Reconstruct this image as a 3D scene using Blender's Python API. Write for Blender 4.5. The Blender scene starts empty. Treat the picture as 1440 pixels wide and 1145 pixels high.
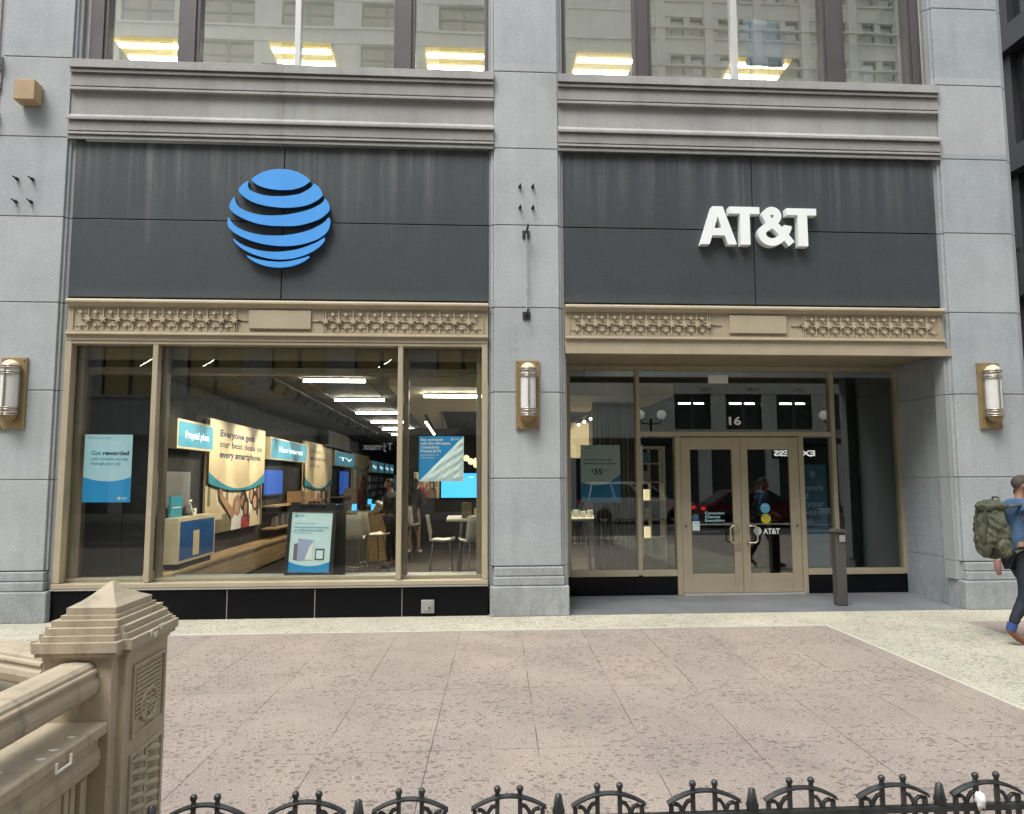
import bpy, math, random
from mathutils import Vector, Matrix
R = math.radians
random.seed(7)
S = bpy.context.scene
COL = S.collection

# ------------------------------------------------------------------ camera, sky, sun, exposure
def camera():
    yaw, pitch, roll = R(3.589), R(5.553), R(-0.171)
    f = Vector((math.sin(yaw)*math.cos(pitch), math.cos(yaw)*math.cos(pitch), math.sin(pitch)))
    r = Vector((math.cos(yaw), -math.sin(yaw), 0)); u = r.cross(f)
    r2 = math.cos(roll)*r + math.sin(roll)*u; u2 = -math.sin(roll)*r + math.cos(roll)*u
    m = Matrix((( r2.x, u2.x, -f.x, 0), (r2.y, u2.y, -f.y, -9.658), (r2.z, u2.z, -f.z, 1.72), (0, 0, 0, 1)))
    cd = bpy.data.cameras.new('camera'); co = bpy.data.objects.new('camera', cd); COL.objects.link(co)
    cd.sensor_width = 36; cd.sensor_fit = 'HORIZONTAL'; cd.lens = 26.25; cd.clip_start = 0.05; cd.clip_end = 2000
    co.matrix_world = m; S.camera = co
camera()
SUN_EL, SUN_AZ = R(60), R(215)      # azimuth measured clockwise from +Y
w = bpy.data.worlds.new('World'); S.world = w; w.use_nodes = True
nt = w.node_tree; bg = nt.nodes['Background']
sk = nt.nodes.new('ShaderNodeTexSky'); sk.sky_type = 'NISHITA'; sk.sun_disc = False
sk.sun_elevation = SUN_EL; sk.sun_rotation = SUN_AZ; sk.air_density = 1.5; sk.dust_density = 4.0; sk.ozone_density = 1.0
hs = nt.nodes.new('ShaderNodeHueSaturation'); hs.inputs['Saturation'].default_value = 0.3
nt.links.new(sk.outputs[0], hs.inputs['Color']); nt.links.new(hs.outputs[0], bg.inputs['Color'])
bg.inputs['Strength'].default_value = 0.15
sl = bpy.data.lights.new('sun', 'SUN'); so = bpy.data.objects.new('sun', sl); COL.objects.link(so)
sl.energy = 1.0; sl.angle = R(25); sl.color = (1, 0.97, 0.92)
sd = Vector((math.sin(SUN_AZ)*math.cos(SUN_EL), math.cos(SUN_AZ)*math.cos(SUN_EL), math.sin(SUN_EL)))
so.rotation_euler = sd.to_track_quat('Z', 'Y').to_euler(); so.location = (0, -10, 40)
S.view_settings.view_transform = 'Standard'; S.view_settings.look = 'None'; S.view_settings.gamma = 1
S.view_settings.exposure = 1.15
S.render.engine = 'CYCLES'
cy = S.cycles; cy.use_denoising = True; cy.transparent_max_bounces = 24; cy.max_bounces = 8
cy.caustics_reflective = False; cy.caustics_refractive = False; cy.sample_clamp_indirect = 6.0

# ------------------------------------------------------------------ materials
MATS = {}
class N:
    def __init__(s, name):
        s.m = bpy.data.materials.new(name); s.m.use_nodes = True; s.t = s.m.node_tree
        s.b = s.t.nodes['Principled BSDF']; MATS[name] = s.m
    def n(s, typ, **kw):
        o = s.t.nodes.new('ShaderNode' + typ)
        for k, v in kw.items():
            if k.startswith('i_'):
                key = k[2:].replace('_', ' ')
                o.inputs[int(key) if key.isdigit() else key].default_value = v
            else: setattr(o, k, v)
        return o
    def l(s, a, b): s.t.links.new(a, b)
    def pos(s): return s.n('NewGeometry').outputs['Position']
    def scaled(s, v):
        mp = s.n('Mapping'); mp.inputs['Scale'].default_value = v; s.l(s.pos(), mp.inputs['Vector']); return mp.outputs[0]
    def noise(s, scale, detail=3, vec=None, rough=0.55):
        o = s.n('TexNoise'); o.inputs['Scale'].default_value = scale; o.inputs['Detail'].default_value = detail
        o.inputs['Roughness'].default_value = rough
        s.l(vec if vec is not None else s.pos(), o.inputs['Vector']); return o.outputs['Fac']
    def ramp(s, fac, *stops):
        o = s.n('ValToRGB'); e = o.color_ramp.elements
        while len(e) < len(stops): e.new(0.5)
        for k, (p, c) in enumerate(stops):
            e[k].position = p; e[k].color = (c, c, c, 1) if not isinstance(c, tuple) else (*c, 1)
        s.l(fac, o.inputs[0]); return o.outputs[0]
    def mix(s, fac, a, b, mode='MIX'):
        o = s.n('Mix', data_type='RGBA', blend_type=mode)
        for v, k in ((fac, 0), (a, 6), (b, 7)):
            if isinstance(v, (int, float)): o.inputs[k].default_value = v
            elif isinstance(v, tuple): o.inputs[k].default_value = (*v, 1)
            else: s.l(v, o.inputs[k])
        return o.outputs[2]
    def math(s, op, a, b=0.0, c=None):
        o = s.n('Math', operation=op)
        for k, v in enumerate((a, b) if c is None else (a, b, c)):
            if isinstance(v, (int, float)): o.inputs[k].default_value = v
            else: s.l(v, o.inputs[k])
        return o.outputs[0]
    def bump(s, h, strength=0.2, dist=0.01):
        o = s.n('Bump'); o.inputs['Strength'].default_value = strength; o.inputs['Distance'].default_value = dist
        s.l(h, o.inputs['Height']); s.l(o.outputs[0], s.b.inputs['Normal'])
    def out(s, col, rough=0.6, metal=0.0, spec=0.5):
        for v, k in ((col, 'Base Color'), (rough, 'Roughness'), (metal, 'Metallic'), (spec, 'Specular IOR Level')):
            if isinstance(v, (int, float)): s.b.inputs[k].default_value = v
            elif isinstance(v, tuple): s.b.inputs[k].default_value = (*v, 1)
            else: s.l(v, s.b.inputs[k])
        return s.m
def mul(c, f): return tuple(min(1, x*f) for x in c)

def stone(name, c, fine=180, blotch=0.16, speck=0.25, rough=0.75, streak=0.0, bump=0.15, blocks=False):
    s = N(name)
    sp = s.noise(fine, 2); bl = s.noise(1.3, 5)
    a = s.mix(s.ramp(sp, (0.3, 0.0), (0.7, 1.0)), mul(c, 1-speck), mul(c, 1+speck))
    b = s.mix(s.ramp(bl, (0.25, 0.0), (0.75, 1.0)), mul((1, 1, 1), 1-blotch), (1, 1, 1))
    col = s.mix(1.0, a, b, 'MULTIPLY')
    if streak:
        st = s.noise(1.0, 4, s.scaled((5.0, 5.0, 0.5)))
        col = s.mix(s.math('MULTIPLY', s.ramp(st, (0.5, 0.0), (0.72, 1.0)), streak), col, mul(c, 0.45))
    if blocks:
        # every course of stone has its own tone; grime and splash marks sit in the bottom course
        sx = s.n('SeparateXYZ'); s.l(s.pos(), sx.inputs[0])
        cb = s.n('CombineXYZ'); s.l(s.math('FLOOR', s.math('DIVIDE', s.math('ADD', sx.outputs['Z'], 0.51), 1.125)), cb.inputs[0]); s.l(s.math('FLOOR', s.math('DIVIDE', s.math('ADD', sx.outputs['X'], 9.3), 2.9)), cb.inputs[1])
        wn = s.n('TexWhiteNoise', noise_dimensions='2D'); s.l(cb.outputs[0], wn.inputs['Vector'])
        col = s.mix(1.0, col, s.mix(wn.outputs['Value'], (0.87, 0.885, 0.90), (1.07, 1.06, 1.05)), 'MULTIPLY')
        gm = s.math('MULTIPLY', s.ramp(s.noise(1.0, 6, s.scaled((7, 7, 2.5)), 0.7), (0.42, 0.0), (0.68, 1.0)), s.ramp(sx.outputs['Z'], (0.0, 0.7), (0.9, 0.0)))
        col = s.mix(gm, col, mul(c, 0.42))
        vn = s.noise(1.0, 7, s.scaled((1.6, 1.6, 1.2)), 0.75); cr = s.math('MULTIPLY', s.math('LESS_THAN', s.math('ABSOLUTE', s.math('SUBTRACT', vn, 0.5)), 0.0035), 0.3)
        col = s.mix(cr, col, mul(c, 1.5))
    s.bump(s.noise(fine*0.6, 3), bump, 0.004)
    return s.out(col, rough)
def paint(name, c, rough=0.5, metal=0.0, var=0.12, wear=0.0, spec=0.5):
    s = N(name)
    f = s.noise(2.6, 5)
    col = s.mix(s.ramp(f, (0.3, 0.0), (0.7, 1.0)), mul(c, 1-var), mul(c, 1+var*0.4))
    if wear:
        g = s.noise(9, 6, None, 0.7)
        col = s.mix(s.math('MULTIPLY', s.ramp(g, (0.55, 0.0), (0.72, 1.0)), wear), col, mul(c, 0.4))
    rr = s.ramp(s.noise(7, 4), (0.3, rough*0.85), (0.7, min(1, rough*1.2)))
    return s.out(col, rr, metal, spec)
def glow(name, c, strength):
    s = N(name); s.out(c, 0.5)
    s.b.inputs['Emission Color'].default_value = (*c, 1); s.b.inputs['Emission Strength'].default_value = strength
    return s.m
def glass(name, tint, base, ior=1.45, wav=0.0):
    s = N(name); t = s.t; t.nodes.remove(s.b)
    tr = s.n('BsdfTransparent'); tr.inputs['Color'].default_value = (*tint, 1)
    gl = s.n('BsdfGlossy'); gl.inputs['Roughness'].default_value = 0.0; gl.inputs['Color'].default_value = (0.95, 0.97, 0.97, 1)
    fr = s.n('Fresnel')   # the box has two faces; give both the same outside-in reflectance
    bf = s.n('NewGeometry').outputs['Backfacing']; s.l(s.math('ADD', s.math('MULTIPLY', bf, 1/ior-ior), ior), fr.inputs['IOR'])
    if wav:
        o = s.n('Bump'); o.inputs['Strength'].default_value = 0.05; o.inputs['Distance'].default_value = wav
        s.l(s.noise(0.9, 1), o.inputs['Height']); s.l(o.outputs[0], gl.inputs['Normal'])
    mx = s.n('MixShader'); s.l(s.math('ADD', fr.outputs[0], base), mx.inputs[0])
    s.l(tr.outputs[0], mx.inputs[1]); s.l(gl.outputs[0], mx.inputs[2])
    s.l(mx.outputs[0], t.nodes['Material Output'].inputs['Surface'])
    return s.m

granite = stone('grey_granite', (0.39, 0.422, 0.436), 45, 0.22, 0.12, 0.6, 0.2, 0.1, True)
granite_base = stone('base_granite', (0.36, 0.38, 0.385), 50, 0.3, 0.16, 0.6, 0.35, 0.1, True)
trim = stone('trim_stone', (0.375, 0.373, 0.364), 50, 0.3, 0.10, 0.8, 0.28)
strip_stone = stone('strip_stone', (0.31, 0.33, 0.335), 120, 0.2, 0.12, 0.7, 0.2)
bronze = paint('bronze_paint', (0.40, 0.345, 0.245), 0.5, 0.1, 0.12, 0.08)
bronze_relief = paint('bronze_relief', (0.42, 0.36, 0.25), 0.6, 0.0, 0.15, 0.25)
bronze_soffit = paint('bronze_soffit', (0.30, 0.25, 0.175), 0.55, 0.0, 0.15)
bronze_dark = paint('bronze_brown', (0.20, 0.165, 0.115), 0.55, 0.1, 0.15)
frame_dark = paint('dark_frame', (0.085, 0.078, 0.08), 0.45, 0.2, 0.15)
frame_light = paint('pale_frame', (0.55, 0.56, 0.54), 0.4, 0.2, 0.1)
steel_white = paint('pale_metal_strip', (0.7, 0.7, 0.68), 0.35, 0.6, 0.1)
black_granite = stone('black_granite', (0.006, 0.0065, 0.008), 260, 0.2, 0.35, 0.18, 0, 0.0)
black_granite.node_tree.nodes['Principled BSDF'].inputs['Specular IOR Level'].default_value = 0.10
slab = stone('entrance_slate', (0.175, 0.19, 0.20), 30, 0.45, 0.14, 0.5, 0, 0.1)
black = paint('black_gap', (0.012, 0.012, 0.013), 0.8, 0, 0)
clear = glass('clear_glass', (0.95, 0.97, 0.95), 0.0, 1.45)
door_clear = glass('tinted_glass', (0.86, 0.89, 0.86), 0.065, 1.55)
upper_clear = glass('coated_glass', (0.94, 0.96, 0.97), 0.27, 1.6, 0.015)

def slate_mat():
    s = N('slate_panel'); c = (0.041, 0.050, 0.056)
    sx = s.n('SeparateXYZ'); s.l(s.pos(), sx.inputs[0])
    st = s.noise(1.0, 5, s.scaled((5.5, 1.0, 0.16)), 0.65); st2 = s.noise(1.0, 3, s.scaled((17, 1.0, 0.3)), 0.6)
    # mineral streaks run down from the top edge; how far down varies along the wall
    reach = s.math('MULTIPLY', s.math('SUBTRACT', s.noise(1.0, 4, s.scaled((2.3, 1.0, 0.02)), 0.7), 0.35), 1.5)
    h = s.math('DIVIDE', s.math('SUBTRACT', sx.outputs['Z'], 4.07), 2.05)
    mask = s.ramp(s.math('ADD', h, s.math('SUBTRACT', reach, 0.35)), (0.35, 0.0), (1.05, 1.0))
    k = s.math('MULTIPLY', s.ramp(st, (0.46, 0.0), (0.78, 1.0)), mask)
    col = s.mix(k, c, (0.17, 0.18, 0.18))
    k2 = s.math('MULTIPLY', s.ramp(st2, (0.56, 0.0), (0.8, 1.0)), s.math('MULTIPLY', mask, 0.45)); col = s.mix(k2, col, (0.19, 0.20, 0.195))
    cl = s.noise(1.4, 6, None, 0.65)
    col = s.mix(s.math('MULTIPLY', s.ramp(cl, (0.42, 0.0), (0.68, 1.0)), 0.45), col, (0.030, 0.036, 0.040))
    low = s.ramp(s.math('SUBTRACT', sx.outputs['Z'], 4.07), (0.0, 0.30), (0.15, 0.0)); col = s.mix(low, col, (0.10, 0.115, 0.115))
    nz = s.noise(45, 3); col = s.mix(1.0, col, s.mix(s.ramp(nz, (0.3, 0.0), (0.7, 1.0)), (0.8, 0.8, 0.8), (1.15, 1.15, 1.15)), 'MULTIPLY')
    s.bump(s.noise(70, 3), 0.05, 0.003)
    return s.out(col, 0.5)
slate = slate_mat()

def paving(name, c, fleck, cream=False):
    s = N(name)
    sx = s.n('SeparateXYZ'); s.l(s.pos(), sx.inputs[0])
    X, Y = sx.outputs['X'], sx.outputs['Y']
    xs = s.math('SUBTRACT', X, s.math('MULTIPLY', s.math('ADD', Y, 3.8), 0.045))
    nz = s.noise(75, 3, None, 0.8); bl = s.noise(0.8, 6, None, 0.6); tone = s.noise(14, 4)
    col = s.mix(s.ramp(nz, (0.3, 0.0), (0.7, 1.0)), mul(c, 0.5), mul(c, 1.5))
    col = s.mix(1.0, col, s.mix(s.ramp(bl, (0.3, 0.0), (0.7, 1.0)), (0.82, 0.8, 0.8), (1.06, 1.05, 1.03)), 'MULTIPLY')
    col = s.mix(s.math('MULTIPLY', s.ramp(tone, (0.5, 0.0), (0.75, 1.0)), 0.25), col, mul(c, 0.7))
    # each slab has its own tone
    cx = s.math('FLOOR', s.math('DIVIDE', s.math('ADD', xs, 0.18), 0.69)); cyy = s.math('FLOOR', s.math('DIVIDE', s.math('ADD', Y, 1.85), 1.42))
    cb = s.n('CombineXYZ'); s.l(cx, cb.inputs[0]); s.l(cyy, cb.inputs[1])
    wn = s.n('TexWhiteNoise', noise_dimensions='2D'); s.l(cb.outputs[0], wn.inputs['Vector'])
    col = s.mix(1.0, col, s.mix(wn.outputs['Value'], (0.94, 0.935, 0.94), (1.03, 1.015, 1.01)), 'MULTIPLY')
    # flecks: little spalled pits, long along the street
    rot = s.n('Mapping'); rot.inputs['Scale'].default_value = (0.80, 1.0, 1.0); rot.inputs['Rotation'].default_value = (0, 0, R(-14)); s.l(s.pos(), rot.inputs['Vector'])
    dv = s.n('TexNoise'); dv.inputs['Scale'].default_value = 30; s.l(s.pos(), dv.inputs['Vector'])
    dm = s.mix(0.035, rot.outputs[0], dv.outputs['Color'], 'ADD')
    vo = s.n('TexVoronoi'); vo.inputs['Scale'].default_value = 32; s.l(dm, vo.inputs['Vector'])
    sz = s.n('SeparateColor'); s.l(vo.outputs['Color'], sz.inputs[0])
    gate = s.ramp(s.noise(1.1, 3), (0.34, 0.55), (0.55, 1.0))
    thr = s.math('MULTIPLY', s.math('MULTIPLY', s.math('SUBTRACT', sz.outputs[0], 0.17), 0.82), gate)
    fl = s.ramp(s.math('SUBTRACT', thr, vo.outputs['Distance']), (0.0, 0.0), (0.10, 1.0))
    col = s.mix(s.math('MULTIPLY', fl, s.math('ADD', 0.36, s.math('MULTIPLY', sz.outputs[2], 0.45))), col, fleck)
    dirt = s.math('MULTIPLY', s.ramp(s.noise(2.1, 6, None, 0.7), (0.50, 0.0), (0.70, 1.0)), 0.4); col = s.mix(dirt, col, mul(c, 0.55))
    v3 = s.n('TexVoronoi'); v3.inputs['Scale'].default_value = 2.2; s.l(s.pos(), v3.inputs['Vector']); s3 = s.n('SeparateColor'); s.l(v3.outputs['Color'], s3.inputs[0])
    gum = s.math('MULTIPLY', s.math('LESS_THAN', v3.outputs['Distance'], s.math('MULTIPLY', s3.outputs[0], 0.055)), s.math('GREATER_THAN', s3.outputs[1], 0.35)); col = s.mix(s.math('MULTIPLY', gum, 0.55), col, mul(c, 0.35))
    # pale grit
    v2 = s.n('TexVoronoi'); v2.inputs['Scale'].default_value = 26; s.l(s.pos(), v2.inputs['Vector'])
    s2 = s.n('SeparateColor'); s.l(v2.outputs['Color'], s2.inputs[0])
    gr = s.math('MULTIPLY', s.math('LESS_THAN', v2.outputs['Distance'], 0.11), s.math('GREATER_THAN', s2.outputs[1], 0.93))
    col = s.mix(s.math('MULTIPLY', gr, 0.8), col, (0.75, 0.72, 0.66))
    # joints
    def line(v, per, off, wid):
        fr = s.math('FRACT', s.math('DIVIDE', s.math('ADD', v, off), per))
        return s.math('LESS_THAN', fr, wid/per)
    wob = s.math('MULTIPLY', s.math('SUBTRACT', s.noise(3, 3), 0.5), 0.012)
    jv = line(s.math('ADD', xs, wob), 0.69*(2 if cream else 1), 0.18 + 0.69*20, 0.007)
    jh = s.math('MULTIPLY', line(s.math('ADD', Y, wob), 1.42, 1.85+1.42*20, 0.007), s.ramp(s.noise(1.7, 2), (0.42, 0.2), (0.55, 1.0)))
    j = s.math('MAXIMUM', s.math('MULTIPLY', jv, s.ramp(s.noise(1.3, 2), (0.40, 0.22), (0.56, 1.0))), jh)
    col = s.mix(s.math('MULTIPLY', j, 0.75 if not cream else 0.25), col, mul(fleck, 0.4))
    s.bump(s.math('SUBTRACT', s.math('MULTIPLY', nz, 0.3), s.math('ADD', fl, s.math('MULTIPLY', j, 1.5))), 0.35, 0.004)
    return s.out(col, 0.85)
pink_pave = paving('pink_granite_paving', (0.300, 0.260, 0.226), (0.088, 0.074, 0.062))
cream_pave = paving('cream_granite_paving', (0.42, 0.408, 0.325), (0.15, 0.145, 0.11), True)
pale_edge = stone('pale_kerb_edge', (0.50, 0.49, 0.42), 50, 0.3, 0.1, 0.8)
asphalt = stone('asphalt', (0.07, 0.07, 0.072), 120, 0.3, 0.35, 0.9)
concrete = stone('concrete', (0.36, 0.35, 0.33), 80, 0.3, 0.12, 0.85)
road_white = paint('road_paint', (0.7, 0.7, 0.68), 0.7, 0, 0.2, 0.3)

# ------------------------------------------------------------------ mesh building
class MB:
    def __init__(s): s.v = []; s.f = []; s.mi = []; s.mats = []; s.sm = []
    def m(s, mat):
        if isinstance(mat, str): mat = MATS[mat]
        if mat not in s.mats: s.mats.append(mat)
        return s.mats.index(mat)
    def add(s, vs, fs, mat, smooth=False):
        k = len(s.v); i = s.m(mat); s.v += [tuple(v) for v in vs]
        for f in fs: s.f.append(tuple(x+k for x in f)); s.mi.append(i); s.sm.append(smooth)
        return s
    def box(s, x0, x1, y0, y1, z0, z1, mat):
        v = [(x, y, z) for x in (x0, x1) for y in (y0, y1) for z in (z0, z1)]
        return s.add(v, [(0,1,3,2), (4,6,7,5), (0,4,5,1), (2,3,7,6), (0,2,6,4), (1,5,7,3)], mat)
    def obox(s, c, sx, sy, sz, rz, mat):
        M = Matrix.Translation(c) @ Matrix.Rotation(rz, 4, 'Z')
        v = [M @ Vector((x*sx/2, y*sy/2, z*sz/2)) for x in (-1, 1) for y in (-1, 1) for z in (-1, 1)]
        return s.add(v, [(0,1,3,2), (4,6,7,5), (0,4,5,1), (2,3,7,6), (0,2,6,4), (1,5,7,3)], mat)
    def prism(s, poly, o, u, v, d, mat, side=None):
        """polygon in the plane o+u*a+v*b, pushed along vector d"""
        o, u, v, d = Vector(o), Vector(u), Vector(v), Vector(d); n = len(poly)
        A = [o+u*a+v*b for a, b in poly]; B = [p+d for p in A]
        if (u.cross(v)).dot(d) > 0: caps = [tuple(reversed(range(n))), tuple(range(n, 2*n))]; sides = [(i, (i+1) % n, n+(i+1) % n, n+i) for i in range(n)]
        else: caps = [tuple(range(n)), tuple(reversed(range(n, 2*n)))]; sides = [(i, n+i, n+(i+1) % n, (i+1) % n) for i in range(n)]
        area = sum(poly[i][0]*poly[(i+1) % n][1]-poly[(i+1) % n][0]*poly[i][1] for i in range(n))
        if area < 0: caps = [tuple(reversed(c)) for c in caps]; sides = [tuple(reversed(c)) for c in sides]
        s.add(A+B, caps, mat); return s.add(A+B, sides, side or mat)
    def extx(s, prof, x0, x1, mat):
        """closed (y,z) profile run along X"""
        return s.prism(prof, (x0, 0, 0), (0, 1, 0), (0, 0, 1), (x1-x0, 0, 0), mat)
    def tube(s, pts, r, mat, seg=8, cap=True):
        pts = [Vector(p) for p in pts]; n = len(pts); rs = r if isinstance(r, (list, tuple)) else [r]*n
        vs = []; 
        t0 = (pts[1]-pts[0]).normalized(); a = Vector((0, 0, 1)) if abs(t0.z) < 0.9 else Vector((1, 0, 0))
        N1 = t0.cross(a).normalized()
        for i, p in enumerate(pts):
            t = (pts[min(i+1, n-1)]-pts[max(i-1, 0)]).normalized()
            N1 = (N1-t*N1.dot(t)).normalized(); B1 = t.cross(N1)
            for k in range(seg):
                q = 2*math.pi*k/seg; vs.append(p+(N1*math.cos(q)+B1*math.sin(q))*rs[i])
        fs = [(i*seg+k, i*seg+(k+1) % seg, (i+1)*seg+(k+1) % seg, (i+1)*seg+k) for i in range(n-1) for k in range(seg)]
        s.add(vs, fs, mat, True)
        if cap: s.add(vs[:seg], [tuple(reversed(range(seg)))], mat); s.add(vs[-seg:], [tuple(range(seg))], mat)
        return s
    def lathe(s, prof, c, mat, seg=20, axis='Z', a0=0, a1=2*math.pi):
        c = Vector(c); full = abs(a1-a0-2*math.pi) < 1e-6; m = seg if full else seg+1; vs = []
        for r, h in prof:
            for k in range(m):
                q = a0+(a1-a0)*k/seg
                p = Vector((r*math.cos(q), r*math.sin(q), h))
                if axis == 'Y': p = Vector((p.x, -p.z, p.y))
                vs.append(c+p)
        fs = []
        for i in range(len(prof)-1):
            for k in range(seg):
                k2 = (k+1) % m
                fs.append((i*m+k, i*m+k2, (i+1)*m+k2, (i+1)*m+k))
        return s.add(vs, fs, mat, True)
    def ball(s, c, r, mat, seg=14, sz=1.0):
        return s.lathe([(r*math.sin(math.pi*i/8)+1e-5, -r*sz*math.cos(math.pi*i/8)) for i in range(9)], c, mat, seg)
    def build(s, name, parent=None, bevel=0, loc=None):
        me = bpy.data.meshes.new(name); me.from_pydata(s.v, [], s.f)
        for mt in s.mats: me.materials.append(mt)
        me.polygons.foreach_set('material_index', s.mi); me.polygons.foreach_set('use_smooth', s.sm); me.update()
        o = bpy.data.objects.new(name, me); COL.objects.link(o)
        if parent is not None: o.parent = parent
        if loc is not None: o.location = loc
        if bevel:
            b = o.modifiers.new('bevel', 'BEVEL'); b.width = bevel; b.segments = 2; b.limit_method = 'ANGLE'; b.angle_limit = R(40)
        return o
def tag(o, label, cat, group=None):
    o['label'] = label; o['category'] = cat
    if group: o['group'] = group
    return o
def empty(name, loc, label=None, cat=None, group=None, rz=0.0):
    o = bpy.data.objects.new(name, None); COL.objects.link(o); o.location = loc; o.rotation_euler = (0, 0, rz); o.empty_display_size = 0.1
    if label: tag(o, label, cat, group)
    return o
def kind(o, k='structure'): o['kind'] = k; return o
def dup(root, loc, label=None, rz=None):
    def cp(o, par):
        c = o.copy(); COL.objects.link(c)
        if par is not None: c.parent = par
        for ch in list(o.children): cp(ch, c)
        return c
    r = cp(root, None); r.location = loc
    if rz is not None: r.rotation_euler = (0, 0, rz)
    if label: r['label'] = label
    return r
_tc = {}
def text_geo(body, size=1.0, bold=0.0):
    key = (body, bold)
    if key not in _tc:
        cu = bpy.data.curves.new('t', 'FONT'); cu.body = body; cu.size = 1.0; cu.offset = bold; cu.resolution_u = 3
        ob = bpy.data.objects.new('t', cu); COL.objects.link(ob)
        dg = bpy.context.evaluated_depsgraph_get(); dg.update(); me = ob.evaluated_get(dg).to_mesh()
        _tc[key] = ([(v.co.x, v.co.y) for v in me.vertices], [tuple(p.vertices) for p in me.polygons])
        ob.evaluated_get(dg).to_mesh_clear(); bpy.data.objects.remove(ob); bpy.data.curves.remove(cu)
    vs, fs = _tc[key]
    return [(x*size, y*size) for x, y in vs], fs
class Sheet:
    """things drawn on a flat board: origin o, u to the right, v up, n out of the board"""
    def __init__(s, o, u, v):
        s.o, s.u, s.v = Vector(o), Vector(u).normalized(), Vector(v).normalized(); s.n = s.u.cross(s.v)
    def p(s, a, b, d): return s.o+s.u*a+s.v*b+s.n*d
    def rect(s, mb, a0, b0, a1, b1, d, mat): return s.poly(mb, [(a0, b0), (a1, b0), (a1, b1), (a0, b1)], d, mat)
    def poly(s, mb, pts, d, mat):
        ar = sum(pts[i][0]*pts[(i+1) % len(pts)][1]-pts[(i+1) % len(pts)][0]*pts[i][1] for i in range(len(pts)))
        if ar < 0: pts = pts[::-1]
        return mb.add([s.p(a, b, d) for a, b in pts], [tuple(range(len(pts)))], mat)
    def board(s, mb, a0, b0, a1, b1, t, mat, edge=None):
        return mb.prism([(a0, b0), (a1, b0), (a1, b1), (a0, b1)], s.p(0, 0, -t), s.u, s.v, s.n*t, mat, edge)
    def disc(s, mb, a, b, ra, rb, d, mat, seg=16):
        return s.poly(mb, [(a+ra*math.cos(2*math.pi*k/seg), b+rb*math.sin(2*math.pi*k/seg)) for k in range(seg)], d, mat)
    def text(s, mb, a, b, size, body, d, mat, bold=0.0, width=None, right=False):
        vs, fs = text_geo(body, size, bold)
        if not vs: return mb
        x1 = max(v[0] for v in vs); x0 = min(v[0] for v in vs); k = 1.0
        if width: k = width/(x1-x0)
        sh = -(x1-x0)*k if right else 0
        return mb.add([s.p(a+sh+(x-x0)*k, b+y, d) for x, y in vs], fs, mat)
def catmull(pts, n=6, closed=False):
    out = []; m = len(pts)
    for i in range(m if closed else m-1):
        p0, p1, p2, p3 = [Vector(pts[(i+k) % m] if closed else pts[max(0, min(m-1, i+k))]) for k in (-1, 0, 1, 2)]
        for k in range(n):
            t = k/n
            out.append(0.5*((2*p1)+(p2-p0)*t+(2*p0-5*p1+4*p2-p3)*t*t+(3*p1-p0-3*p2+p3)*t**3))
    if not closed: out.append(Vector(pts[-1]))
    return out
# ------------------------------------------------------------------ ground
kind(MB().box(-300, 300, -9.95, 0.3, -0.30, 0.0, pink_pave).build('pavement'))
g = MB()
g.box(-60, 4.26, -0.88, 0.12, 0.0, 0.004, cream_pave)
# the cream cross band leans a little with the paving pattern
g.prism([(4.272, -0.84), (4.02, -9.9), (5.56, -9.9), (5.95, -0.84)], (0, 0, 0), (1, 0, 0), (0, 1, 0), (0, 0, 0.004), cream_pave)
g.prism([(-5.4, -0.9), (-5.8, -9.9), (-4.3, -9.9), (-3.9, -0.9)], (0, 0, 0), (1, 0, 0), (0, 1, 0), (0, 0, 0.0036), cream_pave)
g.box(4.262, 60, -0.837, 0.12, 0.0, 0.0038, cream_pave)
g.box(-60, 4.24, -0.925, -0.88, 0.0, 0.0045, pale_edge)
g.prism([(4.24, -0.88), (3.988, -9.9), (4.018, -9.9), (4.27, -0.88)], (0, 0, 0), (1, 0, 0), (0, 1, 0), (0, 0, 0.0047), pale_edge)
g.prism([(5.95, -0.88), (5.56, -9.9), (5.585, -9.9), (5.975, -0.88)], (0, 0, 0), (1, 0, 0), (0, 1, 0), (0, 0, 0.0047), pale_edge)
kind(g.build('paving_band'))
kind(MB().box(1.30, 6.78, -0.03, 1.62, -0.2, 0.008, slab).build('entrance_floor'))
kind(MB().box(-300, 300, -10.15, -9.95, -0.30, 0.002, concrete).build('kerb', bevel=0.015))
kind(MB().box(-300, 300, -24.0, -10.15, -0.6, -0.14, asphalt).build('road'))
rm = MB()
for y in (-13.6, -17.1, -20.6):
    for k in range(-14, 15): rm.box(k*6, k*6+3, y-0.06, y+0.06, -0.14, -0.136, road_white)
kind(rm.build('road_marking'))
kind(MB().box(-300, 300, -30.0, -24.0, -0.6, 0.0, concrete).build('far_pavement'))
kind(MB().box(-600, 600, -600, 600, -1.0, -0.62, concrete).build('ground'))

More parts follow.
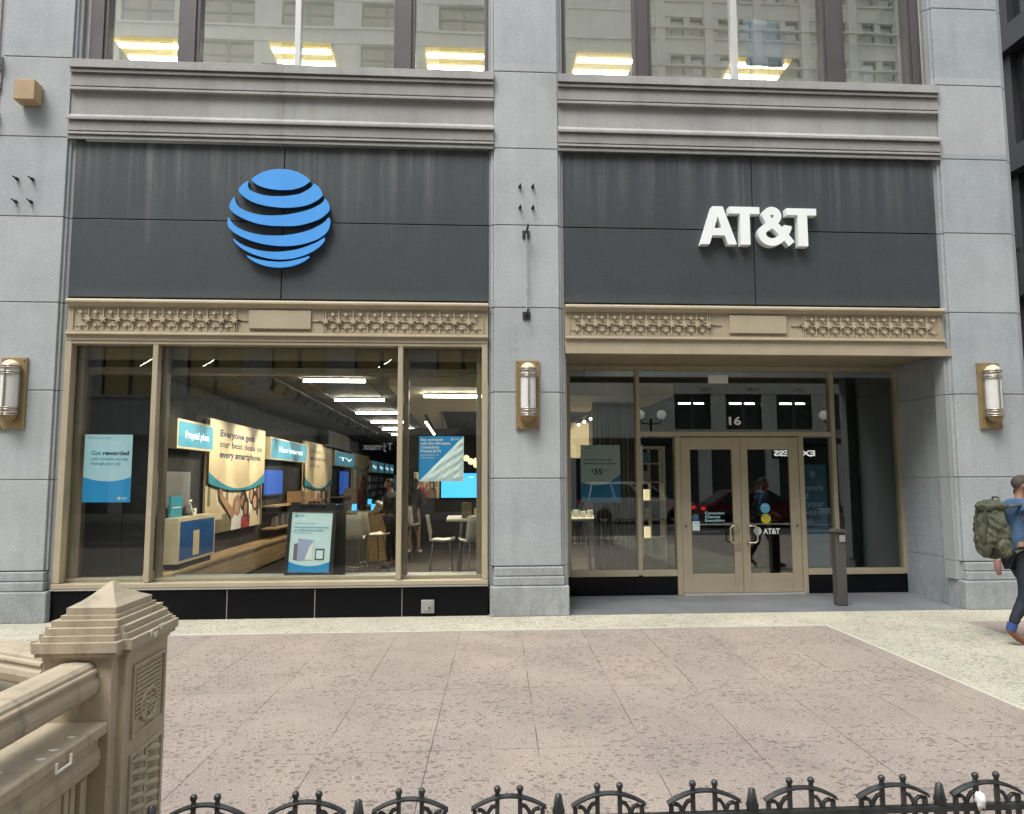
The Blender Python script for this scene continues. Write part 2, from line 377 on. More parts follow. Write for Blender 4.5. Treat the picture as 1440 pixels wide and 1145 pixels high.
# ------------------------------------------------------------------ the building
B = empty('office_building', (0, 0, 0), 'grey granite commercial building with a bronze framed shopfront and dark slate sign panels', 'building')
JZ = [0.62, 1.735, 2.855, 3.98, 5.10, 6.165, 7.25, 8.40, 9.55, 10.7, 11.85, 13.0]
def pier(x0, x1, s0, s1):
    """face x0..x1 with a set-back strip out to s0 / s1"""
    m = MB(); g = 0.006
    for a, b in zip(JZ[:-1], JZ[1:]):
        m.box(x0, x1, 0.0, 0.30, a+g, b-g, granite)
        if s0 < x0: m.box(s0, x0-0.004, 0.065, 0.30, a+g*0.6, b-g*0.6, strip_stone); m.box(x0-0.035, x0-0.001, 0.035, 0.28, a+g, b-g, granite)
        if s1 > x1: m.box(x1+0.004, s1, 0.065, 0.30, a+g*0.6, b-g*0.6, strip_stone); m.box(x1+0.001, x1+0.035, 0.035, 0.28, a+g, b-g, granite)
    m.box(x0+0.01, x1-0.01, 0.012, 0.29, 0.62, 12.9, trim)
    m.box(s0+0.01, s1-0.01, 0.075, 0.29, 0.62, 12.9, trim)
    m.box(s0, s1, 0.066, 0.295, 0.378, 0.622, strip_stone)
    p = m.build('pier', B, bevel=0.006)
    b = MB(); l, r = x0-0.055 if s0 < x0 else x0, x1+0.09 if s1 > x1 else x1
    b.box(l, r, -0.075, 0.30, 0.0, 0.375, granite_base)
    b.box(l+0.045, r-0.055, -0.05, 0.29, 0.379, 0.492, granite_base); b.box(l+0.055, r-0.065, -0.03, 0.29, 0.496, 0.612, granite_base)
    b.build('pier_base', B, bevel=0.014)
pier(0.372, 1.235, 0.30, 1.312)
pier(-6.03, -5.168, -6.11, -5.085)
pier(6.615, 7.585, 6.53, 7.68)
for x0 in (7.69,):
    MB().box(-9, 7.66, 36, 36.3, 0, 13, granite).box(7.40, 7.66, 0.32, 35.99, 0, 13, granite).build('side_wall', B)
# entablature under the upper windows
PROF = [(0.28, 7.25), (-0.13, 7.245), (-0.135, 7.135), (-0.125, 7.128), (-0.06, 7.126), (-0.06, 7.106), (-0.095, 7.104), (-0.095, 7.066), (-0.085, 7.060), (-0.02, 7.058), (-0.02, 7.036), (-0.04, 7.034),
        (-0.035, 6.875), (-0.01, 6.872), (-0.01, 6.858), (-0.07, 6.856), (-0.07, 6.826), (-0.06, 6.82), (0.02, 6.815), (0.035, 6.80), (0.035, 6.485), (0.0, 6.470), (-0.09, 6.464), (-0.11, 6.455), (-0.11, 6.422), (-0.095, 6.415), (-0.03, 6.412), (-0.03, 6.390), (-0.055, 6.386),
        (-0.045, 6.265), (-0.015, 6.262), (-0.015, 6.248), (-0.065, 6.246), (-0.065, 6.220), (-0.055, 6.214), (0.0, 6.210), (0.0, 6.198), (-0.03, 6.196), (-0.03, 6.152), (0.03, 6.14), (0.28, 6.14)]
PROF = [(y if y > 0.2 else y*0.62, z) for y, z in PROF]
PROF = [(y, 1.72+(z-1.72)*(9.658+y)/9.658-(0.0 if y < 0.2 else (0.08 if z > 7 else 0.0))) for y, z in PROF]
def cornice(x0, x1, seams):
    xs = [x0]+seams+[x1]; m = MB()
    for a, b in zip(xs[:-1], xs[1:]): m.extx(PROF, a+0.0015, b-0.0015, trim)
    return m.build('cornice', B, bevel=0.004)
cornice(-5.164, 0.37, [-2.43]); cornice(1.237, 6.613, [3.92]); cornice(-9.0, -6.034, [])
def fascia(x0, x1, seam, z0=4.07, z1=6.138, zs=5.10):
    for a, b in ((x0, seam-0.007), (seam+0.007, x1)):
        for c, d in ((z0, zs-0.007), (zs+0.007, z1)):
            MB().box(a, b, 0.05, 0.12, c, d, slate).build('fascia_panel', B, bevel=0.003)
    MB().box(x0-0.02, x1+0.02, 0.10, 0.20, z0-0.035, z1, black).build('panel_backing', B)
fascia(-5.08, 0.297, -2.402); fascia(1.315, 6.525, 3.924); fascia(-9, -6.11, -7.6)
# bronze frieze with star and bar ornament
def frieze(x0, x1, groups, plaque, bottom):
    m = MB()
    m.extx([(0.2, 4.035), (-0.02, 4.03), (-0.045, 4.005), (-0.045, 3.985), (-0.01, 3.965), (0.0, 3.945), (0.0, 3.93), (0.03, 3.93), (0.03, 3.62), (0.0, 3.62), (0.0, 3.60),
            (-0.02, 3.59), (-0.02, 3.572), (0.015, 3.565), (0.015, bottom+0.02), (0.015, bottom), (0.2, bottom)], x0, x1, bronze)
    f = m.build('frieze', B)
    zt, zb, zm = 3.918, 3.632, 3.775
    for gx0, gx1, flip in groups:
        o = MB()
        n = 11; p = (gx1-gx0-0.02)/n
        o.box(gx0, gx1, 0.012, 0.032, zt, zt+0.008, bronze_relief); o.box(gx0, gx1, 0.012, 0.032, zb-0.008, zb, bronze_relief)
        o.box(gx0-0.0, gx0+0.01, 0.012, 0.032, zb, zt, bronze_relief); o.box(gx1-0.01, gx1, 0.012, 0.032, zb, zt, bronze_relief)
        if flip: o.box(gx0-0.16, gx0, 0.014, 0.032, zm-0.006, zm+0.006, bronze_relief)
        else: o.box(gx1, gx1+0.16, 0.014, 0.032, zm-0.006, zm+0.006, bronze_relief)
        for k in range(n):
            cx = gx0+0.01+p*(k if flip else k+1)
            cx = min(max(cx, gx0+0.03), gx1-0.03)
            o.box(cx-0.008, cx+0.008, 0.008, 0.032, zb, zt, bronze_relief)
            o.box(cx-p/2, cx+p/2, 0.014, 0.032, zm-0.006, zm+0.006, bronze_relief)
            o.prism([((0.056 if j % 2 == 0 else 0.024)*math.cos(math.pi*j/6+0.26), (0.056 if j % 2 == 0 else 0.024)*math.sin(math.pi*j/6+0.26)) for j in range(12)], (cx, 0.032, zm), (1, 0, 0), (0, 0, 1), (0, -0.045, 0), bronze_relief)
            ex = cx-p/2 if not flip else cx+p/2
            for zz in (zm+0.085, zm-0.085):
                o.prism([(0.021*math.cos(math.pi*j/4), 0.021*math.sin(math.pi*j/4)) for j in range(8)], (ex, 0.032, zz), (1, 0, 0), (0, 0, 1), (0, -0.045, 0), bronze_relief)
                o.box(ex-p*0.40, ex+p*0.40, 0.020, 0.032, zz-0.004, zz+0.004, bronze_relief)
        o.build('ornament', f, bevel=0.003)
    q = MB(); q.box(plaque[0], plaque[1], -0.006, 0.032, 3.665, 3.905, bronze); q.build('plaque', f, bevel=0.004)
frieze(-5.06, 0.295, [(-4.99, -2.94, False), (-1.845, 0.235, True)], (-2.787, -2.002), 3.50)
frieze(1.315, 6.53, [(1.365, 3.27, False), (4.55, 6.468, True)], (3.534, 4.316), 3.48)

# left shop window
W = empty('shop_window', (0, 0, 0)); W.parent = B
m = MB()
for a, b, y0 in ((-5.065, -4.985, 0.02), (0.215, 0.29, 0.02), (-3.985, -3.918, 0.03), (-0.877, -0.812, 0.03)): m.box(a, b, y0, 0.17, 0.46, 3.50, bronze)
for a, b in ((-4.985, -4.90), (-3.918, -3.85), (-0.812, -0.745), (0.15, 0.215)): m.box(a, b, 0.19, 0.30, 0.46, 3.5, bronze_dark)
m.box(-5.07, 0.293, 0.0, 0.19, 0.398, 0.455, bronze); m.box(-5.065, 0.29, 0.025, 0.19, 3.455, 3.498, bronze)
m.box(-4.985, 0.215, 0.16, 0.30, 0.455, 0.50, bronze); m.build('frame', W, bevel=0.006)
for a, b in ((-4.99, -3.98), (-3.922, -0.872), (-0.816, 0.22)): MB().box(a, b, 0.145, 0.153, 0.45, 3.47, clear).build('pane', W)
m = MB(); xs = [-5.085, -4.035, -2.957, -1.878, -0.792, 0.298]
for a, b in zip(xs[:-1], xs[1:]): MB().box(a+0.0045, b-0.0045, 0.03, 0.15, 0.0, 0.372, black_granite).build('base_panel', B, bevel=0.004)
m.box(-5.08, 0.29, 0.152, 0.2, 0.0, 0.36, concrete)
for q in xs[1:-1]: m.box(q-0.0042, q+0.0042, 0.034, 0.1518, 0.0, 0.36, concrete)
m.build('base_backing', B); MB().box(-5.083, 0.296, 0.012, 0.2, 0.3735, 0.394, steel_white).build('base_trim', B)

# recessed entrance
E = empty('entrance_screen', (0, 0, 0)); E.parent = B
YE = 1.45
m = MB(); y0, y1 = YE, YE+0.13
m.box(1.50, 1.575, y0, y1, 0.29, 3.374, bronze); m.box(6.655, 6.735, y0, y1, 0.29, 3.374, bronze)
m.box(1.50, 6.735, y0+0.004, y1, 3.376, 3.447, bronze)
m.box(2.572, 2.634, y0-0.005, y1, 0.30, 3.374, bronze); m.box(5.602, 5.668, y0-0.005, y1, 0.30, 3.374, bronze)
m.box(2.636, 5.60, y0, y1, 2.365, 2.435, bronze)
m.box(3.16, 3.238, y0-0.01, y1, 0.01, 2.363, bronze); m.box(5.072, 5.15, y0-0.01, y1, 0.01, 2.363, bronze)
for a, b in ((1.577, 2.570), (2.636, 3.158), (5.152, 5.60), (5.670, 6.653)): m.box(a, b, y0-0.008, y1, 0.285, 0.372, bronze)
m.build('frame', E, bevel=0.005)
for a, b, c, d in ((1.57, 2.575, 0.37, 3.38), (2.63, 5.605, 2.43, 3.38), (2.63, 3.165, 0.37, 2.37), (5.145, 5.605, 0.37, 2.37), (5.665, 6.66, 0.37, 3.38)):
    MB().box(a, b, YE+0.06, YE+0.068, c, d, door_clear).build('pane', E)
for a, b in ((1.40, 2.50), (2.504, 3.155), (5.155, 6.12), (6.124, 6.80)): MB().box(a, b, YE+0.01, YE+0.14, 0.008, 0.282, black_granite).build('base_panel', B, bevel=0.004)
for s, a, b in ((-1, 3.243, 4.155), (1, 4.160, 5.068)):
    d = empty('entrance_door', (0, 0, 0)); d.parent = B
    m = MB(); ia, ib = a+0.145, b-0.125
    if s > 0: ia, ib = a+0.115, b-0.15
    m.box(a, ia, YE, YE+0.05, 0.035, 2.35, bronze); m.box(ib, b, YE, YE+0.05, 0.035, 2.35, bronze)
    m.box(ia, ib, YE+0.001, YE+0.05, 0.035, 0.31, bronze); m.box(ia, ib, YE+0.001, YE+0.05, 2.165, 2.35, bronze)
    m.build('door_frame', d, bevel=0.006)
    MB().box(ia-0.01, ib+0.01, YE+0.02, YE+0.028, 0.30, 2.175, door_clear).build('door_glass', d)
    hx = 4.157+s*0.075; ox = hx+s*0.13
    MB().tube([(hx, YE+0.01, 1.02), (hx, YE-0.06, 1.02), (hx+s*0.02, YE-0.075, 1.02), (ox-s*0.03, YE-0.075, 1.02), (ox, YE-0.075, 0.99), (ox, YE-0.075, 0.80), (ox-s*0.03, YE-0.075, 0.77), (hx+s*0.02, YE-0.075, 0.77), (hx, YE-0.06, 0.77), (hx, YE+0.01, 0.77)], 0.014, 'handle_metal' if 'handle_metal' in MATS else paint('handle_metal', (0.62, 0.55, 0.38), 0.25, 0.8)).build('handle', d)
    MB().box(ia-0.005, ib+0.005, YE+0.035, YE+0.05, 1.03, 1.052, steel_white).build('push_bar', d)
    MB().lathe([(0.0001, 0.012), (0.018, 0.012), (0.022, 0.0)], ((3.30 if s < 0 else 5.01), YE, 1.02), bronze_dark, 12, 'Y').build('lock', d)
MB().box(3.24, 5.07, YE-0.06, YE+0.06, 0.008, 0.03, steel_white).build('threshold', B)
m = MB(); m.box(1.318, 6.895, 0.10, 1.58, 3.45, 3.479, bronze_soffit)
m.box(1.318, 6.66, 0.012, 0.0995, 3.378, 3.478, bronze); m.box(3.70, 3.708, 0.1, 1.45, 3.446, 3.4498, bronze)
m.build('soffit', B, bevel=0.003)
for x0, x1, c0, c1 in ((6.70, 6.9, 6.71, 6.89), (1.2, 1.335, 1.21, 1.325)):
    m = MB(); g = 0.005
    for a, b in zip([0.0, 0.62, 1.735, 2.895], [0.62, 1.735, 2.895, 3.453]): m.box(x0, x1, 0.10, 1.60, a+g, b-g, granite)
    m.box(c0, c1, 0.11, 1.59, 0, 3.39, trim); m.build('entrance_side', B, bevel=0.004)
MB().box(1.336, 1.498, YE, YE+0.12, 0.283, 3.447, bronze).build('jamb', B)

# upper windows
def upper(xs, x0, x1, light):
    U = empty('upper_window', (0, 0, 0)); U.parent = B
    m = MB(); z0, z1 = 7.175, 9.7
    m.box(x0, xs[0][0], 0.14, 0.30, z0, z1, frame_light); m.box(xs[-1][1], x1, 0.14, 0.30, z0, z1, frame_light)
    for a, b, t in xs:
        if t == 'd': m.box(a, b, 0.11, 0.27, z0+0.005, z1, frame_dark); m.box(a+0.05, b-0.05, 0.085, 0.11, z0+0.05, z1, frame_dark)
        else: m.box(a, b, 0.14, 0.27, z0+0.005, z1, frame_light)
    m.box(x0, x1, 0.12, 0.28, z1, z1+0.15, frame_dark)
    m.build('frame', U, bevel=0.006)
    for (a, b, t), (c, d, t2) in zip(xs[:-1], xs[1:]): MB().box(b-0.005, c+0.005, 0.20, 0.208, z0, z1, upper_clear).build('pane', U)
upper([(-5.02, -4.78, 'd'), (-3.87, -3.585, 'd'), (-2.335, -2.255, 'l'), (-0.99, -0.70, 'd'), (0.25, 0.31, 'd')], -5.09, 0.372, 0)
upper([(1.28, 1.37, 'd'), (2.34, 2.58, 'd'), (3.745, 3.83, 'l'), (5.05, 5.37, 'd'), (6.30, 6.49, 'd')], 1.235, 6.615, 0)
upper([(-8.5, -8.3, 'd'), (-7.4, -7.2, 'd'), (-6.16, -6.11, 'd')], -9.0, -6.03, 0)
for a, b in ((-9.0, -6.03), (-5.164, 0.37), (1.237, 6.613)): MB().box(a, b, 0.02, 0.3, 9.852, 13.0, trim).build('spandrel', B)
MB().box(-9, 7.68, 0.3, 36.3, 13.0, 13.3, concrete).build('roof', B)

# ------------------------------------------------------------------ signs on the facade
blue_face = paint('sign_blue', (0.075, 0.33, 0.80), 0.35, 0, 0.05); blue_side = paint('sign_navy', (0.01, 0.055, 0.14), 0.5, 0, 0.05)
sign_white = paint('sign_white', (0.82, 0.86, 0.86), 0.4, 0, 0.04)
GL = [
 [[(358,205),(430,155),(530,115),(640,103),(760,115),(860,155),(928,208)], [(928,208),(860,258),(760,290),(640,297),(520,285),(420,255),(358,205)]],
 [[(325,222),(268,265),(240,315),(290,370),(380,420),(500,452),(640,467),(780,463),(900,440),(1000,392),(1052,345)], [(1052,345),(1035,300),(1005,262),(967,238)], [(967,238),(945,272),(900,305),(830,340),(740,358),(640,368),(520,365),(420,345),(350,315),(322,280),(325,222)]],
 [[(195,380),(168,430),(158,480),(200,530),(280,575),(400,618),(520,640),(650,645),(800,640),(930,610),(1040,565),(1110,505),(1125,470)], [(1125,470),(1110,420),(1080,380)], [(1080,380),(1062,415),(1015,450),(930,490),(820,522),(700,545),(580,555),(450,550),(340,525),(260,490),(215,445),(195,380)]],
 [[(147,575),(145,640),(175,690),(250,740),(370,790),(500,822),(640,837),(780,832),(900,808),(1010,768),(1090,712),(1125,650),(1133,590)], [(1133,590),(1120,562)], [(1120,562),(1088,602),(1025,645),(930,690),(820,722),(700,742),(580,748),(450,740),(330,715),(240,678),(180,630),(147,575)]],
 [[(197,778),(240,830),(320,885),(430,930),(560,960),(680,965),(800,950),(920,910),(1020,850),(1078,790)], [(1078,790),(1082,758)], [(1082,758),(1030,793),(940,835),(840,870),(720,893),(600,903),(480,895),(370,870),(270,830),(197,778)]],
 [[(335,940),(400,985),(480,1018),(570,1037),(660,1042),(760,1030),(860,995),(930,950),(935,938)], [(935,938),(850,965),(740,990),(640,997),(530,990),(430,972),(335,940)]]]
def globe_polys(n=4):
    out = []
    for segs in GL:
        poly = []
        for sg in segs: poly += [(p.x, p.y) for p in catmull([(x, y, 0) for x, y in sg], n)][:-1]
        ar = sum(poly[i][0]*poly[(i+1) % len(poly)][1]-poly[(i+1) % len(poly)][0]*poly[i][1] for i in range(len(poly))); sg = 1 if ar > 0 else -1; off = []
        for i in range(len(poly)):   # let each band out a little
            t = Vector(poly[(i+1) % len(poly)])-Vector(poly[i-1]); t.normalize(); off.append((poly[i][0]+sg*t.y*5, poly[i][1]-sg*t.x*5))
        poly = off
        out.append([((p[0]-638)*0.00132, (573-p[1])*0.001395) for p in poly])
    return out
G = empty('globe_sign', (-2.43, 0.05, 5.125), 'round sky blue striped globe logo mounted on the left slate panels', 'sign')
for poly in globe_polys(): 
    b = MB(); b.prism(poly, (0, 0.0, 0), (1, 0, 0), (0, 0, 1), (0, -0.085, 0), blue_face, blue_side); b.build('globe_band', G, bevel=0.004)
T = empty('letter_sign', (3.955, 0.05, 5.12), 'white raised AT&T letters mounted on the right slate panels', 'sign')
# letters in zoomed photo pixels, 1 px = 1.31 mm
def lp(pts): return [((x-715)*0.001435, (345-y)*0.001435) for x, y in pts]
def lprism(b, poly): b.prism(lp(poly), (0, 0, 0), (1, 0, 0), (0, 0, 1), (0, -0.11, 0), sign_white)
b = MB(); lprism(b, [(155,522),(275,155),(325,155),(325,250),(291,365),(325,365),(325,436),(268,436),(240,522)]); lprism(b, [(325,155),(375,155),(502,522),(415,522),(388,436),(325,436),(325,365),(361,365),(325,250)])
b.build('letter', T)
b = MB(); lprism(b, [(436,155),(728,155),(728,222),(632,222),(632,522),(540,522),(540,222),(436,222)]); b.build('letter', T)
b = MB(); lprism(b, [(990,160),(1280,160),(1280,226),(1190,226),(1190,528),(1098,528),(1098,226),(990,226)]); b.build('letter', T)
# ampersand: a bold stroke along one line
amp = catmull([(1030,508,0),(975,440,0),(905,360,0),(820,285,0),(795,235,0),(812,200,0),(848,187,0),(885,200,0),(902,240,0),(880,285,0),(830,325,0),(765,370,0),(748,415,0),(770,465,0),(830,492,0),(895,478,0),(945,435,0),(990,370,0),(1000,330,0)], 6)
b = MB(); hw = 37
L, Rr = [], []
for i, p in enumerate(amp):
    t = (amp[min(i+1, len(amp)-1)]-amp[max(i-1, 0)]).normalized(); nn = Vector((-t.y, t.x, 0)); L.append(p+nn*hw); Rr.append(p-nn*hw)
vs = []; 
for k in range(len(amp)):
    d = 0.0004*k/len(amp)
    for q, y in ((L[k], -0.11-d), (Rr[k], -0.11-d), (L[k], 0.0), (Rr[k], 0.0)):
        a = lp([(q.x, q.y)])[0]; vs.append((a[0], y, a[1]))
fs = []
for k in range(len(amp)-1):
    i, j = 4*k, 4*k+4
    fs += [(i, j, j+1, i+1), (i, i+2, j+2, j), (i+1, j+1, j+3, i+3)]
fs += [(0, 1, 3, 2), (len(vs)-4, len(vs)-2, len(vs)-1, len(vs)-3)]
b.add(vs, fs, sign_white).build('letter', T)

# wall lamps
brass = paint('lamp_bronze', (0.29, 0.215, 0.105), 0.45, 0.3, 0.2, 0.1); opal = paint('opal_glass', (0.62, 0.63, 0.60), 0.25, 0, 0.06); cream_cap = paint('cream_dome', (0.66, 0.60, 0.38), 0.4, 0, 0.06)
lamp_metal = paint('lamp_ring_metal', (0.42, 0.37, 0.30), 0.3, 0.7, 0.15)
def wall_lamp(x, label):
    r = empty('wall_lamp', (x, 0.0, 2.82), label, 'lamp', 'bronze cylinder wall lamps on the stone piers')
    m = MB(); m.box(-0.156, 0.156, -0.035, 0.0, -0.45, 0.45, brass)
    for sx in (-1, 1):
        for sz in (-1, 1): m.lathe([(0.0001, 0.012), (0.011, 0.010), (0.013, 0)], (sx*0.122, -0.035, sz*0.415), bronze_dark, 8, 'Y')
    m.build('back_plate', r, bevel=0.005)
    c = (0, -0.105, 0)
    MB().lathe([(0.098, -0.27), (0.098, 0.33)], c, opal, 24).build('glass_tube', r)
    MB().lathe([(0.098, 0.325)]+[(0.098*math.cos(q*math.pi/16)+1e-4, 0.325+0.085*math.sin(q*math.pi/16)) for q in range(9)], c, cream_cap, 24).build('dome_cap', r)
    MB().lathe([(0.10, -0.265)]+[(0.10*math.cos(q*math.pi/16)+1e-4, -0.268-0.10*math.sin(q*math.pi/16)) for q in range(9)], c, brass, 24).build('bottom_cap', r)
    for z in (0.318, 0.243, -0.205, -0.27):
        q = MB(); 
        for dz in (-0.012, 0.012): q.lathe([(0.100, dz-0.007), (0.112, dz-0.007), (0.112, dz+0.007), (0.100, dz+0.007)], (0, -0.105, z), lamp_metal, 24)
        q.build('ring', r)
    q = MB()
    for a in (0.0, -2.1, 2.1):
        xx, yy = 0.106*math.sin(a), -0.105-0.106*math.cos(a)
        q.box(xx-0.009, xx+0.009, yy-0.009, yy+0.009, -0.28, 0.325, lamp_metal)
    q.build('cage_rod', r)
    return r
l0 = wall_lamp(0.810, 'bronze wall lamp with white glass tube on the middle pier between the two shopfronts')
dup(l0, (-5.64, 0, 2.813), 'bronze wall lamp with white glass tube on the left pier, cut by the photo edge')
dup(l0, (7.092, 0, 2.83), 'bronze wall lamp with white glass tube on the right pier above the walking man')
tan = paint('tan_box_paint', (0.42, 0.305, 0.17), 0.6, 0, 0.15)
bx = empty('wall_box', (-5.635, 0, 6.70), 'square tan metal box fixed high on the left grey pier', 'box')
MB().box(-0.128, 0.128, -0.20, -0.012, -0.135, 0.135, tan).build('housing', bx, bevel=0.008); MB().box(-0.11, 0.11, -0.012, 0.0, -0.12, 0.12, bronze_dark).build('mounting_plate', bx)
bolt_m = paint('dark_bolt', (0.02, 0.02, 0.022), 0.4, 0.5)
bolt0 = None
POS = [('left', 'upper', -5.76, 5.585), ('left', 'upper', -5.57, 5.585), ('left', 'lower', -5.76, 5.285), ('left', 'lower', -5.57, 5.285), ('middle', 'upper', 0.72, 5.625), ('middle', 'upper', 0.892, 5.625), ('middle', 'lower', 0.72, 5.335), ('middle', 'lower', 0.892, 5.335)]
for i, (pr, ro, x, z) in enumerate(POS):
    lab = 'small dark bolt sticking out of the %s pier, %s row, %s of the pair' % (pr, ro, 'left' if i % 2 == 0 else 'right')
    if bolt0 is None:
        bolt0 = MB().lathe([(0.0001, 0.11), (0.009, 0.11), (0.009, 0.035), (0.02, 0.034), (0.02, 0.0)], (0, 0, 0), bolt_m, 10, 'Y').build('wall_bolt'); o = bolt0
    else: o = bolt0.copy(); COL.objects.link(o)
    o.location = (x, 0, z); tag(o, lab, 'bolt', 'bolts left on the stone piers')
br = empty('banner_bracket', (0.80, 0, 4.42), 'dark metal banner bracket with a pale cord on the middle pier', 'bracket')
dm = paint('dark_metal', (0.06, 0.06, 0.062), 0.4, 0.5, 0.2)
for z in (0.55, -0.55):
    m = MB(); m.box(-0.05, 0.05, -0.02, 0, z-0.05, z+0.05, dm); m.tube([(0, -0.02, z), (0.005, -0.16, z+0.025), (0.01, -0.26 if z > 0 else -0.22, z+0.05)], 0.016, dm); m.build('bracket_arm', br)
MB().tube([(0.0, -0.06, 0.55), (0.004, -0.055, 0.3), (0.012, -0.05, 0.0), (0.006, -0.05, -0.3), (0.0, -0.06, -0.53)], 0.0095, paint('cord_metal', (0.50, 0.51, 0.52), 0.25, 0.8)).build('cord', br)
ob = empty('outlet_box', (-0.466, 0.03, 0.13), 'small grey metal outlet box on the black base panel under the shop window', 'outlet')
galv = paint('galvanised', (0.40, 0.40, 0.40), 0.4, 0.5, 0.15)
MB().box(-0.082, 0.082, -0.045, 0, -0.082, 0.082, galv).build('housing', ob, bevel=0.008); MB().box(-0.055, 0.055, -0.055, -0.046, -0.05, 0.055, galv).build('lid', ob, bevel=0.004); MB().lathe([(0.0001, 0.012), (0.012, 0.012), (0.012, 0)], (0.02, -0.055, -0.01), dm, 10, 'Y').build('latch', ob)
pp = empty('button_post', (5.10, 0.40, 0.008), 'dark brown metal post with a square silver push plate beside the entrance', 'post')
post_m = paint('post_brown', (0.085, 0.078, 0.072), 0.5, 0.3, 0.15)
MB().box(-0.070, 0.070, -0.07, 0.07, 0.0, 0.985, post_m).build('shaft', pp, bevel=0.012); MB().prism([(-0.09, 0), (0.09, 0), (0.05, 0.04), (-0.05, 0.04)], (0, -0.10, 0.986), (1, 0, 0), (0, 0, 1), (0, 0.2, 0), post_m).build('cap', pp, bevel=0.008)
MB().box(-0.02, 0.062, -0.085, -0.071, 0.855, 0.945, galv).build('push_plate', pp, bevel=0.005)
# ------------------------------------------------------------------ inside the shop
carpet = N('shop_carpet')
def _c(s):
    wv = s.n('TexBrick'); wv.inputs['Scale'].default_value = 1.0; wv.inputs['Brick Width'].default_value = 1.0; wv.inputs['Row Height'].default_value = 0.25; wv.inputs['Mortar Size'].default_value = 0.0
    wv.inputs['Color1'].default_value = (0.045, 0.038, 0.032, 1); wv.inputs['Color2'].default_value = (0.13, 0.105, 0.08, 1)
    s.l(s.pos(), wv.inputs['Vector']); return s.out(s.mix(s.noise(60, 2), wv.outputs[0], (0.05, 0.045, 0.04)), 0.9)
carpet = _c(carpet)
dark_wall = paint('charcoal_wall', (0.017, 0.0175, 0.019), 0.7, 0, 0.2); dark_ceil = paint('dark_ceiling', (0.040, 0.038, 0.034), 0.8, 0, 0.15)
beige_ceil = paint('beige_ceiling', (0.50, 0.44, 0.33), 0.8, 0, 0.06); beige_wall = paint('beige_wall', (0.55, 0.47, 0.34), 0.7, 0, 0.1)
grey_wall = paint('grey_wall', (0.16, 0.165, 0.17), 0.7, 0, 0.1); ledge_m = paint('window_ledge', (0.34, 0.36, 0.36), 0.6, 0, 0.08)
oak = N('oak')
def _o(s):
    f = s.noise(1.0, 5, s.scaled((6, 1.2, 22))); return s.out(s.mix(s.ramp(f, (0.3, 0.0), (0.7, 1.0)), (0.38, 0.24, 0.115), (0.60, 0.42, 0.225)), 0.5)
oak = _o(oak)
white_pl = paint('white_plastic', (0.72, 0.69, 0.60), 0.4, 0, 0.05); chrome = paint('chrome_leg', (0.5, 0.5, 0.5), 0.2, 0.9, 0.1)
tube_m = glow('light_tube', (1.0, 0.91, 0.74), 34.0); spot_m = glow('spot_lamp', (1.0, 0.88, 0.65), 8.0); pend_m = glow('pendant_glass', (1.0, 0.82, 0.52), 0.5)
teal = paint('poster_teal', (0.05, 0.30, 0.42), 0.5, 0, 0.06); cream_p = paint('poster_cream', (0.72, 0.60, 0.40), 0.45, 0, 0.1); navy_t = paint('navy_ink', (0.035, 0.05, 0.13), 0.5, 0, 0)
sky_p = paint('poster_sky', (0.42, 0.66, 0.78), 0.5, 0, 0.06); blue_p = paint('poster_blue', (0.02, 0.28, 0.62), 0.45, 0, 0.06); white_p = paint('paper_white', (0.78, 0.80, 0.78), 0.6, 0, 0.04)
mint_p = paint('poster_mint', (0.70, 0.84, 0.85), 0.5, 0, 0.08); teal_ink = paint('teal_ink', (0.04, 0.33, 0.45), 0.5, 0, 0); ink = paint('dark_ink', (0.04, 0.07, 0.12), 0.5, 0, 0)
sign_teal = glow('lit_sign_teal', (0.055, 0.27, 0.40), 0.22); sign_txt = glow('lit_sign_text', (0.85, 0.92, 0.92), 0.6); screen_b = glow('screen_royal', (0.016, 0.065, 0.30), 0.5); screen_s = glow('screen_sky', (0.05, 0.36, 0.90), 0.85)
skin1 = paint('print_skin', (0.42, 0.24, 0.16), 0.6, 0, 0.15); skin2 = paint('print_tan', (0.55, 0.36, 0.25), 0.6, 0, 0.15); hair_p = paint('print_hair', (0.06, 0.035, 0.025), 0.6, 0, 0.3); red_p = paint('print_red', (0.40, 0.05, 0.05), 0.6, 0, 0.1); olive_p = paint('print_olive', (0.22, 0.19, 0.12), 0.6, 0, 0.3)
kind(MB().box(-5.1, 1.19, 0.2, 1.599, -0.2, 0.015, carpet).box(-5.1, 7.38, 1.60, 34, -0.2, 0.015, carpet).build('shop_floor'))
m = MB(); m.box(-5.1, 1.24, 0.32, 1.64, 3.20, 3.3, dark_ceil); m.box(-5.1, 7.38, 1.645, 34, 3.20, 3.3, dark_ceil); m.box(-5.08, 1.2, 0.32, 0.50, 3.12, 3.55, bronze_dark)
m.box(-1.05, -0.50, 0.62, 14, 3.0, 3.19, beige_ceil); m.box(-0.499, 3.2, 1.62, 4.4, 3.0, 3.19, beige_ceil); m.box(-0.499, 1.19, 0.62, 1.62, 3.0, 3.19, beige_ceil); m.box(-0.499, 3.2, 12.2, 14, 3.0, 3.19, beige_ceil)
for k in range(9): m.box(-4.2+k*0.9, -4.185+k*0.9, 0.6, 33, 3.192, 3.199, grey_wall) if -4.2+k*0.9 < -1.1 else None
kind(m.build('shop_ceiling'))
m = MB(); m.box(-4.6, -4.26, 0.80, 34, 0.015, 3.2, dark_wall); m.box(-5.06, -4.60, 0.74, 0.9, 0.015, 3.2, dark_wall); m.box(-4.6, 7.38, 33.6, 34, 0.015, 3.2, dark_wall)
